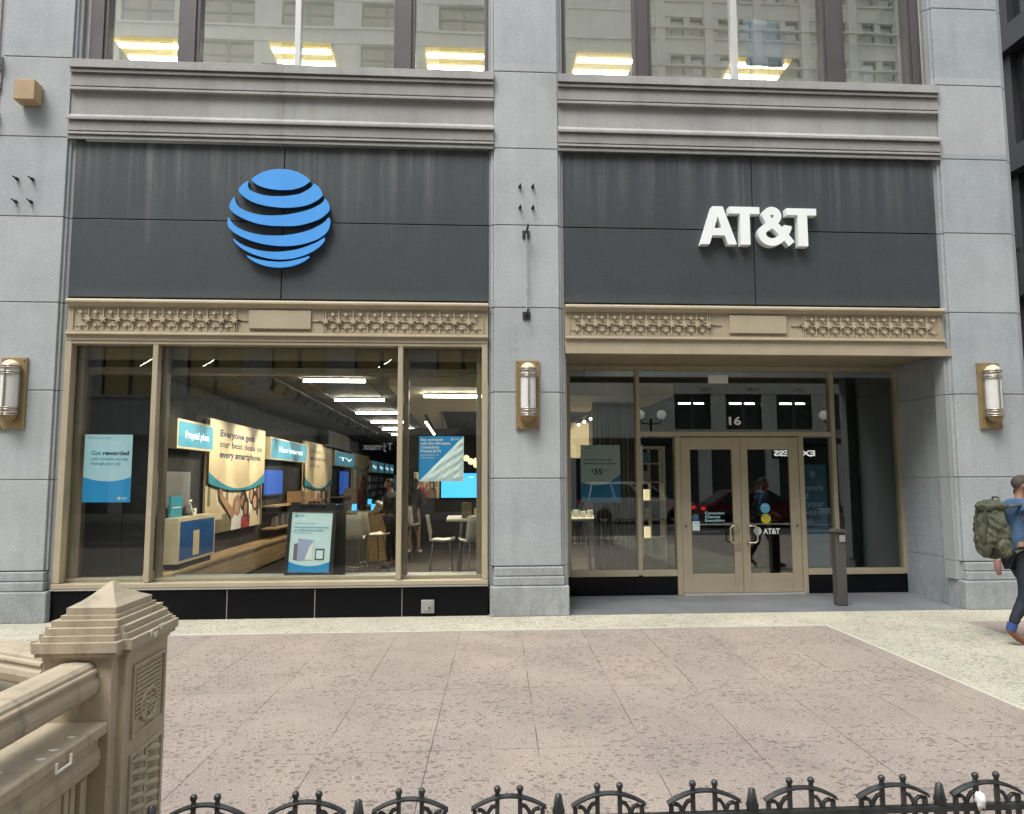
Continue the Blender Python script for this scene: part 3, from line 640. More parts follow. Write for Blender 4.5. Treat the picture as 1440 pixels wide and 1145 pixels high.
m.box(7.2, 7.38, 1.65, 33.6, 0.015, 3.2, dark_wall); m.box(1.14, 1.19, 0.32, 1.6, 0.0, 3.2, dark_wall); m.box(-5.09, -5.06, 0.3, 0.8, 0, 3.2, bronze_dark)
m.box(2.78, 2.9, 3.4, 8, 0.015, 3.2, grey_wall); m.box(2.9, 7.2, 4.6, 4.8, 0.015, 3.2, dark_wall); m.box(1.40, 2.35, 9.0, 9.2, 0.015, 3.2, beige_wall); m.box(0.9, 2.78, 7.0, 7.2, 2.2, 3.0, beige_wall)
kind(m.build('shop_wall'))
kind(MB().box(-5.05, 0.9, 0.30, 0.86, 0.02, 0.455, ledge_m).build('window_ledge'))
MBc = MB().box(-4.259, -3.98, 12.4, 16.4, 2.76, 3.2, grey_wall).box(-4.259, -3.95, 12.3, 16.5, 2.70, 2.76, grey_wall)
col = MBc.build('shop_pilaster', bevel=0.01); tag(col, 'grey boxed-in beam end above the row of wall posters', 'column')
# curtain: vertical folds behind the recess glass
cv = []; n = 60
cm = paint('curtain_cloth', (0.24, 0.215, 0.17), 0.8, 0, 0.15)
for k in range(n+1):
    x = 2.10+0.72*k/n; y = 2.55+0.05*math.sin(k*1.15)+0.02*math.sin(k*0.37)
    cv += [(x, y, 0.03), (x, y, 3.15), (x, y+0.012, 0.03), (x, y+0.012, 3.15)]
b = MB(); fs = []
for k in range(n): i, j = 4*k, 4*k+4; fs += [(i, j, j+1, i+1), (i+2, i+3, j+3, j+2), (i+1, j+1, j+3, i+3), (i, i+2, j+2, j)]
cu = b.add(cv, fs, cm, True).build('curtain'); tag(cu, 'grey brown pleated curtain hanging behind the left glass of the entrance', 'curtain')

# ceiling lights
def ceiling_light(x0, x1, y, z, label):
    r = empty('ceiling_light', ((x0+x1)/2, y, z), label, 'ceiling light', 'linear ceiling lights in the shop'); L = (x1-x0)/2
    MB().box(-L, L, -0.045, 0.045, -0.02, 0.0, frame_dark).build('housing', r)
    MB().tube([(-L, 0, -0.035), (L, 0, -0.035)], 0.026, tube_m, 10).build('tube', r)
    return r
ordn = ['nearest', 'second', 'third', 'fourth', 'fifth', 'sixth', 'seventh', 'eighth']
c0 = ceiling_light(-2.34, -1.46, 1.25, 3.195, 'nearest white tube light of the dark left ceiling, above the tall posters')
for k in range(1, 8): dup(c0, (-1.90, 1.25+2.6*k, 3.195), '%s white tube light from the window on the dark left ceiling' % ordn[k])
dup(c0, (-0.17, 1.40, 2.995), 'white tube light on the beige soffit at the right end of the shop window')
dup(c0, (-0.17, 12.7, 2.995), 'far white tube light on the beige soffit, above the blue wall screen')
# upstairs fluorescent fittings
troffer = glow('troffer_yellow', (1.0, 0.78, 0.30), 0.34); tub2 = glow('troffer_tube', (1.0, 0.97, 0.86), 20.0)
def troffer_l(x0, x1, label):
    r = empty('office_light', ((x0+x1)/2, 4.42, 10.0), label, 'ceiling light', 'fluorescent lights of the upstairs office'); L = (x1-x0)/2
    MB().box(-L, L, -0.40, 0.40, -0.06, 0.0, troffer).build('housing', r)
    for y in (-0.22, 0.2): MB().box(-L+0.03, L-0.03, y-0.06, y+0.06, -0.075, -0.062, tub2).build('tube', r)
    return r
t0 = troffer_l(-0.79, 0.36, 'lit yellow office light in the window pane left of the middle pier')
for x, lb in ((-6.02, 'lit yellow office light in the leftmost upper pane'), (-3.16, 'lit yellow office light behind the dark computer upstairs'), (2.72, 'lit yellow office light in the pane right of the middle pier'), (5.85, 'lit yellow office light behind the paper taped upstairs'), (-8.6, 'lit yellow office light above the far left pier')):
    dup(t0, (x, 4.42, 10.0), lb)
of_wall = paint('office_wall', (0.80, 0.80, 0.76), 0.8, 0, 0.08)
m = MB(); m.box(-9, 7.4, 0.3, 10, 10.001, 10.12, of_wall); m.box(-9, 7.38, 9.6, 9.8, 6.6, 10, of_wall); m.box(-1.6, -1.4, 5, 9.6, 6.6, 10, of_wall)
for x in (-5.2, 0.8, 6.2): m.box(x, x+0.6, 5.5, 6.1, 6.6, 10, of_wall)
kind(m.build('office_ceiling')); kind(MB().box(-9, 7.38, 0.30, 9.6, 6.4, 6.6, of_wall).build('office_floor')); kind(MB().box(-9, 7.38, 0.30, 0.34, 6.6, 7.17, of_wall).build('office_wall'))
# things on the upstairs sill
paper_b = paint('pale_blue_paper', (0.74, 0.86, 0.88), 0.7, 0, 0.08); card_b = paint('brown_card', (0.42, 0.27, 0.15), 0.7, 0, 0.12)
vs = []; 
for j in range(9):
    for i in range(7): vs.append((3.97+0.545*i/6+0.02*math.sin(j*0.7), 0.225+0.012*math.sin(i*1.9+j*0.9)+0.006*math.sin(j*2.3), 7.58+0.70*j/8-0.02*(i/6)))
fs = [(j*7+i, j*7+i+1, j*7+i+8, j*7+i+7) for j in range(8) for i in range(6)]
o = MB().add(vs, fs, paper_b, True).build('paper_sheet'); so_ = o.modifiers.new('t', 'SOLIDIFY'); so_.thickness = 0.004; tag(o, 'creased pale blue paper taped inside the upper window right of centre', 'paper')
def papers(x0, x1, z1, y, label, n=4):
    m = MB(); z = 7.18
    for k in range(n): h = (z1-7.18)/n; s_ = random.uniform(-0.03, 0.03); m.box(x0+s_, x1+s_, y, y+0.28, z, z+h-0.004, paper_b); z += h
    o = m.build('paper_stack', bevel=0.003); tag(o, label, 'papers', 'paper stacks on the upstairs sill')
papers(4.53, 5.02, 7.40, 0.36, 'pale blue paper stack on the upper sill right of the taped paper'); papers(5.48, 5.95, 7.40, 0.36, 'pale blue paper stack in the rightmost upper pane, beside a black box', 3)
tag(MB().box(5.97, 6.28, 0.36, 0.6, 7.18, 7.40, black).build('black_box', bevel=0.01), 'low black box at the right end of the upstairs sill', 'box')
cb_ = MB().box(5.2, 5.21, 2.0, 2.8, 6.6, 7.7, card_b).box(5.2, 6.3, 2.0, 2.01, 6.6, 7.95, card_b).box(6.3, 6.31, 2.0, 2.8, 6.6, 7.95, card_b).box(5.2, 6.31, 2.8, 2.81, 6.6, 7.95, card_b).box(5.2, 6.31, 1.99, 2.82, 7.951, 7.98, oak).build('office_cabinet'); tag(cb_, 'brown cabinet inside the rightmost upper window', 'cabinet')
mo = empty('computer_monitor', (-2.62, 0.62, 7.19), 'dark computer monitor on the upstairs sill left of the thin window post', 'monitor')
MB().box(-0.28, 0.28, -0.02, 0.03, 0.08, 0.42, black).build('screen', mo, bevel=0.01); MB().box(-0.03, 0.03, 0.0, 0.04, 0.0, 0.10, black).box(-0.12, 0.12, -0.06, 0.1, 0.0, 0.015, black).build('stand', mo)
bk = MB(); bk.lathe([(0.05, 0.0), (0.075, 0.17), (0.07, 0.17), (0.045, 0.01)], (0, 0, 0), white_pl, 14)
cupA = bk.build('cup'); cupA.location = (-3.42, 0.5, 7.18); tag(cupA, 'white cup on the upper sill beside the second dark window post', 'cup')
cupB = MB().lathe([(0.06, 0.0), (0.085, 0.16), (0.02, 0.19), (0.0001, 0.19)], (-2.98, 0.5, 7.18), skin2, 12).build('ornament_bowl'); tag(cupB, 'small orange tan pot on the upper sill left of the monitor', 'pot')

# wall bench, posters and lit signs along the left shop wall
bn = empty('low_bench', (-4.22, 0.7, 0.015), 'long low oak bench cabinet running along the left shop wall', 'bench')
MB().box(-0.03, 0.36, -0.05, 11.6, 0.44, 0.485, oak).build('bench_top', bn, bevel=0.005)
for k in range(9): MB().box(0.0, 0.33, 0.0+k*1.28, 1.265+k*1.28, 0.06, 0.435, oak).build('cabinet_door', bn, bevel=0.004)
MB().box(0.0, 0.28, 0.02, 11.5, 0.0, 0.058, black).build('bench_base', bn)
def wall_sheet(y, z, x=-4.20): return Sheet((x, y, z), (0, 1, 0), (0, 0, 1))
def people_print(sh, b, w, h, kind_):
    """a printed snapshot of a group of people: flat shapes of colour on the sheet"""
    d = 0.004
    sh.rect(b, 0, 0, w, h, d, cream_p)
    for k in range(7): sh.rect(b, w*(0.03+0.14*k), h*0.45, w*(0.07+0.14*k), h*0.98, d+0.0005*(k+1), [olive_p, white_p, grey_wall, white_p, olive_p, white_p, grey_wall][k])
    sh.rect(b, 0, 0, w*0.45, h*0.30, d+0.005, olive_p); sh.rect(b, 0.0, h*0.22, w*0.25, h*0.42, d+0.006, cream_p)
    fig = [(0.62, 0.50, 0.20, hair_p, white_p), (0.78, 0.62, 0.16, hair_p, white_p), (0.92, 0.66, 0.17, hair_p, olive_p), (0.50, 0.40, 0.19, skin1, white_p), (0.66, 0.34, 0.17, hair_p, red_p), (0.84, 0.46, 0.20, hair_p, cream_p)]
    if kind_: fig = [(0.30, 0.62, 0.3, skin2, red_p), (0.72, 0.55, 0.34, hair_p, olive_p), (0.5, 0.4, 0.2, skin1, red_p)]
    for i, (u, v, s_, hc, bc) in enumerate(fig):
        q = d+0.007+0.003*i
        v = v*0.80
        sh.poly(b, [(w*(u-s_*0.55), 0), (w*min(1, u+s_*0.55), 0), (w*min(1, u+s_*0.5), h*v*0.75), (w*(u+s_*0.2), h*v), (w*(u-s_*0.2), h*v), (w*(u-s_*0.5), h*v*0.75)], q, bc)
        sh.disc(b, w*u, h*(v+0.10), w*s_*0.33, h*0.19, q+0.001, hc); sh.disc(b, w*(u-0.01), h*(v+0.08), w*s_*0.20, h*0.12, q+0.002, skin2 if i % 2 else skin1)
        if hc is hair_p: sh.poly(b, [(w*(u+s_*0.08), h*(v+0.2)), (w*min(1, u+s_*0.34), h*(v+0.08)), (w*min(1, u+s_*0.3), h*(v-0.2)), (w*(u+s_*0.14), h*(v-0.15))], q+0.0025, hair_p)
    if not kind_: sh.poly(b, [(w*0.16, h*0.86), (w*0.20, h*0.90), (w*0.24, h*0.62), (w*0.46, h*0.30), (w*0.40, h*0.2), (w*0.19, h*0.56)], d+0.03, skin1); sh.disc(b, w*0.18, h*0.92, w*0.035, h*0.07, d+0.031, skin1)
def arc(w, y0, dip, n=14): return [(w*i/n, y0-dip*(1-(2*i/n-1)**2)) for i in range(n+1)]
def wall_poster(y0, y1, z0, z1, lines, label, kind_=0, split=0.42):
    r = empty('wall_poster', (-4.20, y0, z0), label, 'poster', 'big photo posters on the shop wall')
    w_, h_ = y1-y0, z1-z0; sh = Sheet((0.03, 0, 0), (0, 1, 0), (0, 0, 1)); b = MB(); sh.board(b, 0, 0, w_, h_, 0.03, cream_p); b.build('board', r)
    b = MB(); people_print(sh, b, w_, h_*(split+0.12), kind_); b.build('photo_print', r)
    b = MB(); up = arc(w_, h_*(split+0.12), h_*0.15); lo = arc(w_, h_*(split+0.02), h_*0.07)
    sh.poly(b, up+[(w_, h_), (0, h_)], 0.045, cream_p); sh.poly(b, up+lo[::-1], 0.046, teal); b.build('swoosh', r)
    b = MB()
    for k, (tx, bold) in enumerate(lines): sh.text(b, w_*0.15, h_*(0.86-0.095*k), h_*0.085, tx, 0.048, navy_t, bold, w_*min(0.78, 0.047*len(tx)))
    b.build('lettering', r); return r
wall_poster(2.70, 6.05, 0.84, 2.73, [('Everyone gets', 0.03), ('our best deals on', 0.012), ('every smartphone', 0.025)], 'wide wall poster reading Everyone gets our best deals on every smartphone')
wall_poster(9.95, 13.9, 0.70, 2.74, [('Get more', 0.0), ('entertainment', 0.01), ('with us', 0.0)], 'second wall poster with cream top, behind the A-frame sign', 1)
wall_poster(18.3, 22.9, 0.55, 2.72, [], 'farthest wall poster, mostly a photo of a person in olive', 1, 0.75)
def lit_sign(y0, y1, z0, z1, text, label):
    r = empty('lit_sign', (-4.20, y0, z0), label, 'sign', 'teal lit signs along the shop wall'); w_, h_ = y1-y0, z1-z0
    sh = Sheet((0.14, 0, 0), (0, 1, 0), (0, 0, 1)); b = MB(); sh.board(b, 0, 0, w_, h_, 0.14, cream_p); b.build('sign_box', r)
    b = MB(); sh.rect(b, 0.04, 0.03, w_-0.02, h_-0.03, 0.003, sign_teal); b.build('sign_face', r)
    b = MB(); sh.text(b, w_*0.2, h_*0.38, h_*0.36, text, 0.006, sign_txt, 0.012, w_*0.66); b.build('lettering', r)
lit_sign(1.15, 2.66, 2.18, 2.60, 'Prepaid plans', 'nearest teal lit sign reading Prepaid plans')
lit_sign(6.25, 9.80, 2.16, 2.63, 'New internet', 'second teal lit sign, right of the wide wall poster'); lit_sign(14.0, 18.1, 2.17, 2.65, 'TV', 'third teal lit sign, right of the second wall poster')
for y_, lb in ((23.3, 'fourth teal lit sign from the window, far along the left wall'), (26.0, 'fifth teal lit sign from the window, far along the left wall'), (28.7, 'sixth teal lit sign from the window, second from the back'), (31.2, 'last teal lit sign at the back of the left shop wall')): lit_sign(y_, y_+2.0, 2.05, 2.58, 'Pay', lb)
def tv(y0, y1, z0, z1, mat, label):
    r = empty('wall_screen', (-4.2, y0, z0), label, 'screen', 'blue screens along the shop wall'); MB().box(-0.05, 0.02, 0, y1-y0, 0, z1-z0, black).build('case', r)
    b = MB(); Sheet((0.02, 0, 0), (0, 1, 0), (0, 0, 1)).rect(b, 0.05, 0.04, y1-y0-0.05, z1-z0-0.04, 0.003, mat); b.build('display', r)
tv(6.2, 7.9, 1.38, 1.98, screen_b, 'royal blue wall screen between the two near posters'); tv(15.6, 17.6, 1.2, 2.05, screen_b, 'small royal blue wall screen behind the second poster')
def shelf(y0, y1, label):
    r = empty('shelf_unit', (-4.22, y0, 0.5), label, 'shelf', 'oak shelf units along the shop wall'); w_ = y1-y0
    for z in (0.20, 0.66): MB().box(0, 0.30, 0, w_, z, z+0.03, oak).build('shelf_board', r)
    MB().box(0.0, 0.32, w_*0.66, w_, 0.0, 0.95, oak).build('end_panel', r)
    for k in range(3): MB().box(0.1, 0.2, w_*(0.12+0.16*k), w_*(0.17+0.16*k), 0.231, 0.231+0.22+0.03*k, grey_wall).build('boxed_device', r)
shelf(6.3, 9.6, 'near oak shelf unit under the royal blue wall screen'); shelf(14.2, 17.8, 'far oak shelf unit behind the second poster')
db = empty('display_box', (-4.12, 0.9, 0.505), 'blue display box with a tan phone picture on the low bench', 'display')
m = MB(); m.box(0, 0.22, 0, 1.5, 0.08, 0.70, cream_p); m.box(0.02, 0.2, 0.1, 1.4, 0, 0.08, black); m.build('case', db)
b = MB(); Sheet((0.22, 0, 0.08), (0, 1, 0), (0, 0, 1)).rect(b, 0.06, 0.04, 1.45, 0.57, 0.004, paint('display_navy', (0.012, 0.10, 0.32), 0.4, 0, 0.05)); b.build('front_panel', db)
b = MB(); Sheet((0.22, 0, 0.08), (0, 1, 0), (0, 0, 1)).rect(b, 0.55, 0.07, 0.80, 0.42, 0.008, cream_p); b.build('phone_picture', db)
tb = empty('tablet_stand', (-4.0, 1.75, 1.207), 'small white tablet tilted on the blue display box', 'tablet')
b = MB(); sh = Sheet((0, 0, 0.02), (-0.25, 1, 0), (-0.35, 0, 1)); sh.board(b, 0, 0, 0.34, 0.22, 0.015, white_p); b.box(-0.1, -0.05, 0.1, 0.25, 0, 0.1, white_p); b.build('tablet_body', tb); b = MB(); sh.rect(b, 0.03, 0.03, 0.31, 0.19, 0.003, black); b.build('display', tb)
ts = empty('counter_sign', (-4.05, 1.0, 1.207), 'little blue counter sign at the left end of the display box', 'sign'); b = MB(); sh = Sheet((0, 0, 0), (0, 1, 0), (0, 0, 1)); sh.board(b, 0, 0, 0.42, 0.30, 0.03, teal); b.build('panel', ts); b = MB(); sh.rect(b, 0.05, 0.13, 0.36, 0.145, 0.002, white_p); b.build('lettering', ts)
tag(MB().box(-4.26, -4.23, 0.95, 2.2, 1.22, 1.85, grey_wall).build('wall_board'), 'dull grey board on the dark wall above the display box', 'board')

# posters on the glass
def glass_poster(x, y, z, w_, h_, label, lean=0.0):
    return empty('window_poster', (x, y, z), label, 'poster')
def globe_small(sh, b, a, c, r, d, mat):
    for poly in globe_polys(2): sh.poly(b, [(a+p[0]/0.66*r, c+p[1]/0.66*r) for p in poly], d, mat)
FR = ((1, 0, 0), (0, 0, 1))
P = glass_poster(-4.845, 0.19, 1.45, 0.6, 0.87, 'light blue window poster reading Get rewarded in the left pane')
sh = Sheet((0, 0, 0), (1, 0, -0.006), (0.0, 0, 1)); b = MB(); sh.board(b, 0, 0, 0.592, 0.86, 0.004, sky_p); b.build('sheet', P)
b = MB(); a_ = arc(0.592, 0.32, 0.055); sh.poly(b, [(0, 0), (0.592, 0)]+a_[::-1], 0.001, blue_p); b.build('swoosh', P)
b = MB(); sh.text(b, 0.085, 0.60, 0.075, 'Get', 0.002, teal_ink, 0.02, 0.125); sh.text(b, 0.23, 0.60, 0.075, 'rewarded', 0.002, navy_t, 0.03, 0.325); sh.text(b, 0.085, 0.535, 0.05, 'with wireless savings', 0.002, teal_ink, 0.01, 0.46); sh.text(b, 0.085, 0.475, 0.05, 'through your job', 0.002, teal_ink, 0.01, 0.37)
sh.text(b, 0.03, 0.81, 0.025, 'AT&T Signature Program', 0.002, teal_ink, 0, 0.3); globe_small(sh, b, 0.455, 0.05, 0.02, 0.002, white_p); sh.text(b, 0.48, 0.038, 0.032, 'AT&T', 0.002, white_p, 0.01, 0.075); b.build('lettering', P)
P = glass_poster(-0.605, 0.19, 1.70, 0.58, 0.58, 'square window poster, blue upper half and creased pale lower half, in the right pane')
sh = Sheet((0, 0, 0), *FR); b = MB(); sh.board(b, 0, 0, 0.585, 0.59, 0.004, blue_p); b.build('sheet', P)
b = MB(); vs = []; n = 12; idx = {}
for j in range(n+1):
    for i in range(n+1):
        if i+ (n-j) >= n and True:
            if i >= j: idx[i, j] = len(vs); vs.append(sh.p(0.585*i/n, 0.59*j/n, 0.006+0.012*abs(math.sin(i*0.9+j*1.7))*(1 if 0 < i < n and 0 < j < i else 0)))
fs = []
for j in range(n):
    for i in range(n):
        if (i, j) in idx and (i+1, j) in idx and (i+1, j+1) in idx:
            fs.append((idx[i, j], idx[i+1, j], idx[i+1, j+1]))
            if (i, j+1) in idx: fs.append((idx[i, j], idx[i+1, j+1], idx[i, j+1]))
b.add(vs, fs, mint_p); b.build('peeled_half', P)
b = MB()
for k, tx in enumerate(('Stay connected', 'with the Affordable', 'Connectivity', 'Program (ACP)')): sh.text(b, 0.02, 0.53-0.05*k, 0.05, tx, 0.002, white_p, 0.02, 0.024*len(tx)*0.86)
for k, tx in enumerate(('Up to thirty dollars a month', 'off your internet')): sh.text(b, 0.02, 0.335-0.035*k, 0.03, tx, 0.002, white_p, 0, 0.24-0.05*k)
globe_small(sh, b, 0.43, 0.55, 0.018, 0.002, white_p); sh.text(b, 0.455, 0.538, 0.032, 'AT&T', 0.002, white_p, 0.01, 0.08); b.build('lettering', P)
# A-frame sign standing on the ledge
A = empty('a_frame_sign', (-2.05, 0.46, 0.457), 'black A-frame sign with a pale blue advert standing on the window ledge', 'sign')
m = MB(); sh = Sheet((-0.30, -0.10, 0.0), (1, 0, -0.02), (0.035, 0.10, 1))
for a0, b0, a1, b1 in ((0.0, 0.0, 0.045, 0.9), (0.575, 0.0, 0.62, 0.9), (0.0455, 0.03, 0.5745, 0.075), (0.0455, 0.85, 0.5745, 0.9), (0.02, 0.9, 0.14, 0.98), (0.48, 0.9, 0.60, 0.98)): sh.board(m, a0, b0, a1, b1, 0.035, black)
m.build('frame', A, bevel=0.008)
m = MB(); s2 = Sheet((-0.24, 0.20, 0.0), (1, 0, -0.02), (0.02, -0.12, 1)); s2.board(m, 0.0, 0.0, 0.68, 0.95, 0.03, black); m.build('rear_leaf', A)
MB().tube([sh.p(0.24, 0.89, -0.02), sh.p(0.25, 0.985, -0.02), sh.p(0.38, 0.985, -0.02), sh.p(0.39, 0.89, -0.02)], 0.016, black).build('handle', A)
b = MB(); sh.rect(b, 0.045, 0.075, 0.575, 0.85, -0.008, paint('advert_pale', (0.60, 0.78, 0.82), 0.4, 0, 0.05)); b.build('advert', A)
b = MB(); sh.poly(b, [(0.045, 0.075), (0.575, 0.075)]+[(0.045+x, y) for x, y in arc(0.53, 0.215, 0.06)][::-1], -0.006, blue_p); b.build('swoosh', A)
b = MB(); globe_small(sh, b, 0.105, 0.805, 0.022, -0.005, teal_ink); sh.text(b, 0.13, 0.793, 0.034, 'AT&T', -0.005, teal_ink, 0.02, 0.075); sh.text(b, 0.08, 0.70, 0.022, 'Welcome to the network', -0.005, ink, 0, 0.28)
sh.text(b, 0.08, 0.645, 0.034, 'New and existing customers', -0.005, teal_ink, 0.02, 0.45); sh.text(b, 0.08, 0.605, 0.034, 'get a FREE phone & tablet', -0.005, teal_ink, 0.02, 0.39); sh.text(b, 0.08, 0.578, 0.018, 'with eligible plans and trade-in', -0.005, ink, 0, 0.24); b.build('lettering', A)
b = MB(); sh.poly(b, [(0.10, 0.235), (0.155, 0.225), (0.155, 0.45), (0.10, 0.44)], -0.005, grey_wall); sh.poly(b, [(0.15, 0.225), (0.345, 0.235), (0.355, 0.485), (0.15, 0.51)], -0.004, paint('advert_lilac', (0.35, 0.40, 0.62), 0.4, 0, 0.05)); sh.poly(b, [(0.25, 0.235), (0.345, 0.237), (0.353, 0.48), (0.30, 0.40)], -0.003, white_p); sh.rect(b, 0.38, 0.235, 0.50, 0.38, -0.004, ink); sh.rect(b, 0.395, 0.25, 0.485, 0.36, -0.003, mint_p); b.build('device_picture', A)

# entrance decals and posters
YD = YE+0.018
b = MB(); sh = Sheet((0, YE+0.056, 0), *FR); sh.text(b, 4.025, 2.545, 0.17, '16', 0.001, sign_white, 0.03, 0.19); o = b.build('number_decal'); tag(o, 'white house number 16 on the glass above the doors', 'decal')
b = MB(); Sheet((0, YE+0.055, 0), *FR).board(b, 3.72, 3.18, 4.03, 3.31, 0.002, white_p); o = b.build('paper_note'); tag(o, 'blank white paper stuck at the top of the glass above the doors', 'paper')
b = MB(); sh = Sheet((0, YD, 0), *FR); globe_small(sh, b, 4.40, 0.935, 0.062, 0.001, sign_white); sh.text(b, 4.485, 0.895, 0.115, 'AT&T', 0.001, sign_white, 0.035, 0.26); o = b.build('logo_decal'); tag(o, 'white globe and AT&T lettering on the right door glass', 'decal')
def sticker(x, z, r, mat, label, lines, txt):
    k_ = empty('door_sticker', (x, YD, z), label, 'sticker', 'stickers on the entrance doors'); b = MB(); sh = Sheet((0, 0, 0), *FR)
    if r: sh.disc(b, 0, 0, r, r, 0.0008, mat, 24)
    else: sh.rect(b, -0.055, -0.07, 0.055, 0.07, 0.0008, mat)
    b.build('sticker_face', k_); b = MB()
    for i, tx in enumerate(lines): sh.text(b, -(r or 0.05)*0.7, 0.03-0.035*i, 0.03, tx, 0.0016, txt, 0.0, (r or 0.05)*1.4)
    b.build('lettering', k_)
sticker(4.53, 1.28, 0.075, paint('sticker_blue', (0.10, 0.38, 0.60), 0.4, 0, 0.03), 'round light blue sticker on the right door', ['Welcome'], white_p); sticker(4.535, 1.12, 0.075, paint('sticker_yellow', (0.55, 0.48, 0.03), 0.4, 0, 0.03), 'round yellow sticker under the blue one on the right door', ['PLEASE', 'WAIT'], ink)
sticker(3.455, 1.15, 0.05, paint('sticker_dim_blue', (0.05, 0.14, 0.26), 0.4, 0, 0.03), 'round dim blue sticker on the left door', [], white_p); sticker(3.46, 1.02, 0, mint_p, 'small pale rectangular sticker under the dim blue one on the left door', ['OPEN'], teal_ink)
b = MB(); sh = Sheet((0, YD, 0), *FR)
for k, tx in enumerate(('Connecting', 'Changes', 'Everything')): sh.text(b, 3.60, 1.19-0.055*k, 0.06, tx, 0.001, sky_p, 0.02, (0.30, 0.23, 0.30)[k])
o = b.build('slogan_decal'); tag(o, 'three lines of pale blue lettering, Connecting Changes Everything, on the left door', 'decal')
P = glass_poster(1.735, YE+0.078, 1.37, 0.6, 0.87, 'pale green window poster with a $35 price left of the entrance'); sh = Sheet((0, 0, 0), *FR); b = MB(); sh.board(b, 0, 0, 0.60, 0.865, 0.004, mint_p); b.build('sheet', P)
b = MB(); sh.poly(b, [(0, 0), (0.60, 0), (0.60, 0.42), (0.40, 0.28), (0.22, 0.26), (0, 0.30)], 0.001, blue_p); b.build('swoosh', P)
b = MB(); sh.text(b, 0.05, 0.63, 0.045, 'Get AT&T Fiber with', 0.002, ink, 0.02, 0.42); sh.text(b, 0.05, 0.575, 0.045, 'straightforward pricing', 0.002, ink, 0.02, 0.50); sh.text(b, 0.16, 0.46, 0.06, '$', 0.002, ink, 0.03); sh.text(b, 0.20, 0.425, 0.12, '35', 0.002, ink, 0.03, 0.13); sh.text(b, 0.335, 0.47, 0.055, '/mo', 0.002, ink, 0.0, 0.08); sh.text(b, 0.05, 0.81, 0.028, 'AT&T Fiber', 0.002, ink, 0.0, 0.12); b.build('lettering', P)
P = glass_poster(5.13, YE+0.16, 0.385, 0.46, 1.56, 'tall dark blue poster with pale words about work right of the doors'); sh = Sheet((0, 0, 0), *FR); b = MB(); sh.board(b, 0, 0, 0.44, 1.55, 0.004, paint('poster_deep', (0.02, 0.13, 0.26), 0.5, 0, 0.1)); b.build('sheet', P)
b = MB(); ti = paint('poster_dim_text', (0.30, 0.48, 0.58), 0.5, 0, 0)
for k, tx in enumerate(('u work', 'rd', 'r your', 'iness', 'can', 'p')): sh.text(b, 0.02, 1.16-0.125*k, 0.125, tx, 0.002, ti, 0.02, 0.062*len(tx))
globe_small(sh, b, 0.22, 1.40, 0.05, 0.002, ti); b.build('lettering', P)

# counters, stools, tables, kiosk, screens in the middle of the shop
def stool(x, y, rz, label):
    r = empty('bar_stool', (x, y, 0.015), label, 'stool', 'white shell bar stools in the shop', rz)
    pts = []
    for i in range(9):
        t = i/8
        if t < 0.5: yy = -0.22+0.40*(t/0.5); zz = 0.74-0.03*math.sin(math.pi*t/0.5)
        else: q = (t-0.5)/0.5; yy = 0.18+0.07*q; zz = 0.74+0.40*q
        wd = 0.22-0.03*abs(t-0.5)
        for k in range(7):
            u = -1+k/3; pts.append((u*wd, yy-0.03*u*u*(1 if t > 0.5 else 0), zz+0.035*u*u*(1 if t < 0.5 else 0)))
    fs = [(i*7+k, i*7+k+1, i*7+k+8, i*7+k+7) for i in range(8) for k in range(6)]
    s_ = MB().add(pts, fs, white_pl, True).build('shell_seat', r); md = s_.modifiers.new('t', 'SOLIDIFY'); md.thickness = 0.02; md.offset = 0
    for sx in (-1, 1):
        for sy in (-1, 1): MB().tube([(sx*0.13, sy*0.13, 0.71), (sx*0.21, sy*0.21, 0.0)], 0.012, chrome, 6).build('leg', r)
    MB().tube([(-0.19, -0.19, 0.25), (0.19, -0.19, 0.25), (0.19, 0.19, 0.25), (-0.19, 0.19, 0.25), (-0.19, -0.19, 0.25)], 0.010, chrome, 6).build('foot_rest', r)
    return r
s0 = stool(-1.88, 3.0, R(180), 'white bar stool right behind the A-frame sign, its back to the window')
dup(s0, (-1.62, 3.9, 0.015), 'white bar stool behind the first one, beside the oak kiosk', R(120))
dup(s0, (-0.38, 2.6, 0.015), 'white bar stool at the left end of the white table', R(90))
dup(s0, (0.16, 2.4, 0.015), 'white bar stool at the window edge, in front of the white table', R(200))
dup(s0, (-1.25, 6.8, 0.015), 'far white bar stool beside the woman in the dark dress', R(160))
def hi_table(x0, x1, y0, y1, label):
    r = empty('high_table', ((x0+x1)/2, (y0+y1)/2, 0.015), label, 'table', 'white high tables in the shop'); a, c = (x1-x0)/2, (y1-y0)/2
    MB().box(-a, a, -c, c, 1.0, 1.05, white_pl).build('table_top', r, bevel=0.02)
    for sx in (-1, 1): MB().tube([(sx*a*0.6, 0, 1.0), (sx*a*0.7, 0, 0.02)], 0.03, chrome).box(sx*a*0.7-0.04, sx*a*0.7+0.04, -c*0.7, c*0.7, 0, 0.03, chrome).build('leg', r)
    return r
h0 = hi_table(-0.32, 1.0, 3.1, 4.3, 'white high table with packages at the right end of the shop window')
dup(h0, (1.75, 3.6, 0.015), 'white high table behind the left glass of the entrance')
def package(x, y, sx, sz, mat, label, z=1.067): tag(MB().box(x, x+sx, y, y+0.10, z, z+sz, mat).build('package', bevel=0.004), label, 'package', 'packages on the white tables')
package(-0.06, 3.25, 0.17, 0.26, olive_p, 'upright olive green package on the white high table'); package(0.16, 3.5, 0.10, 0.16, cream_p, 'low cream package beside the olive one'); package(0.29, 3.6, 0.15, 0.34, cream_p, 'tall cream package at the window edge on the white table')
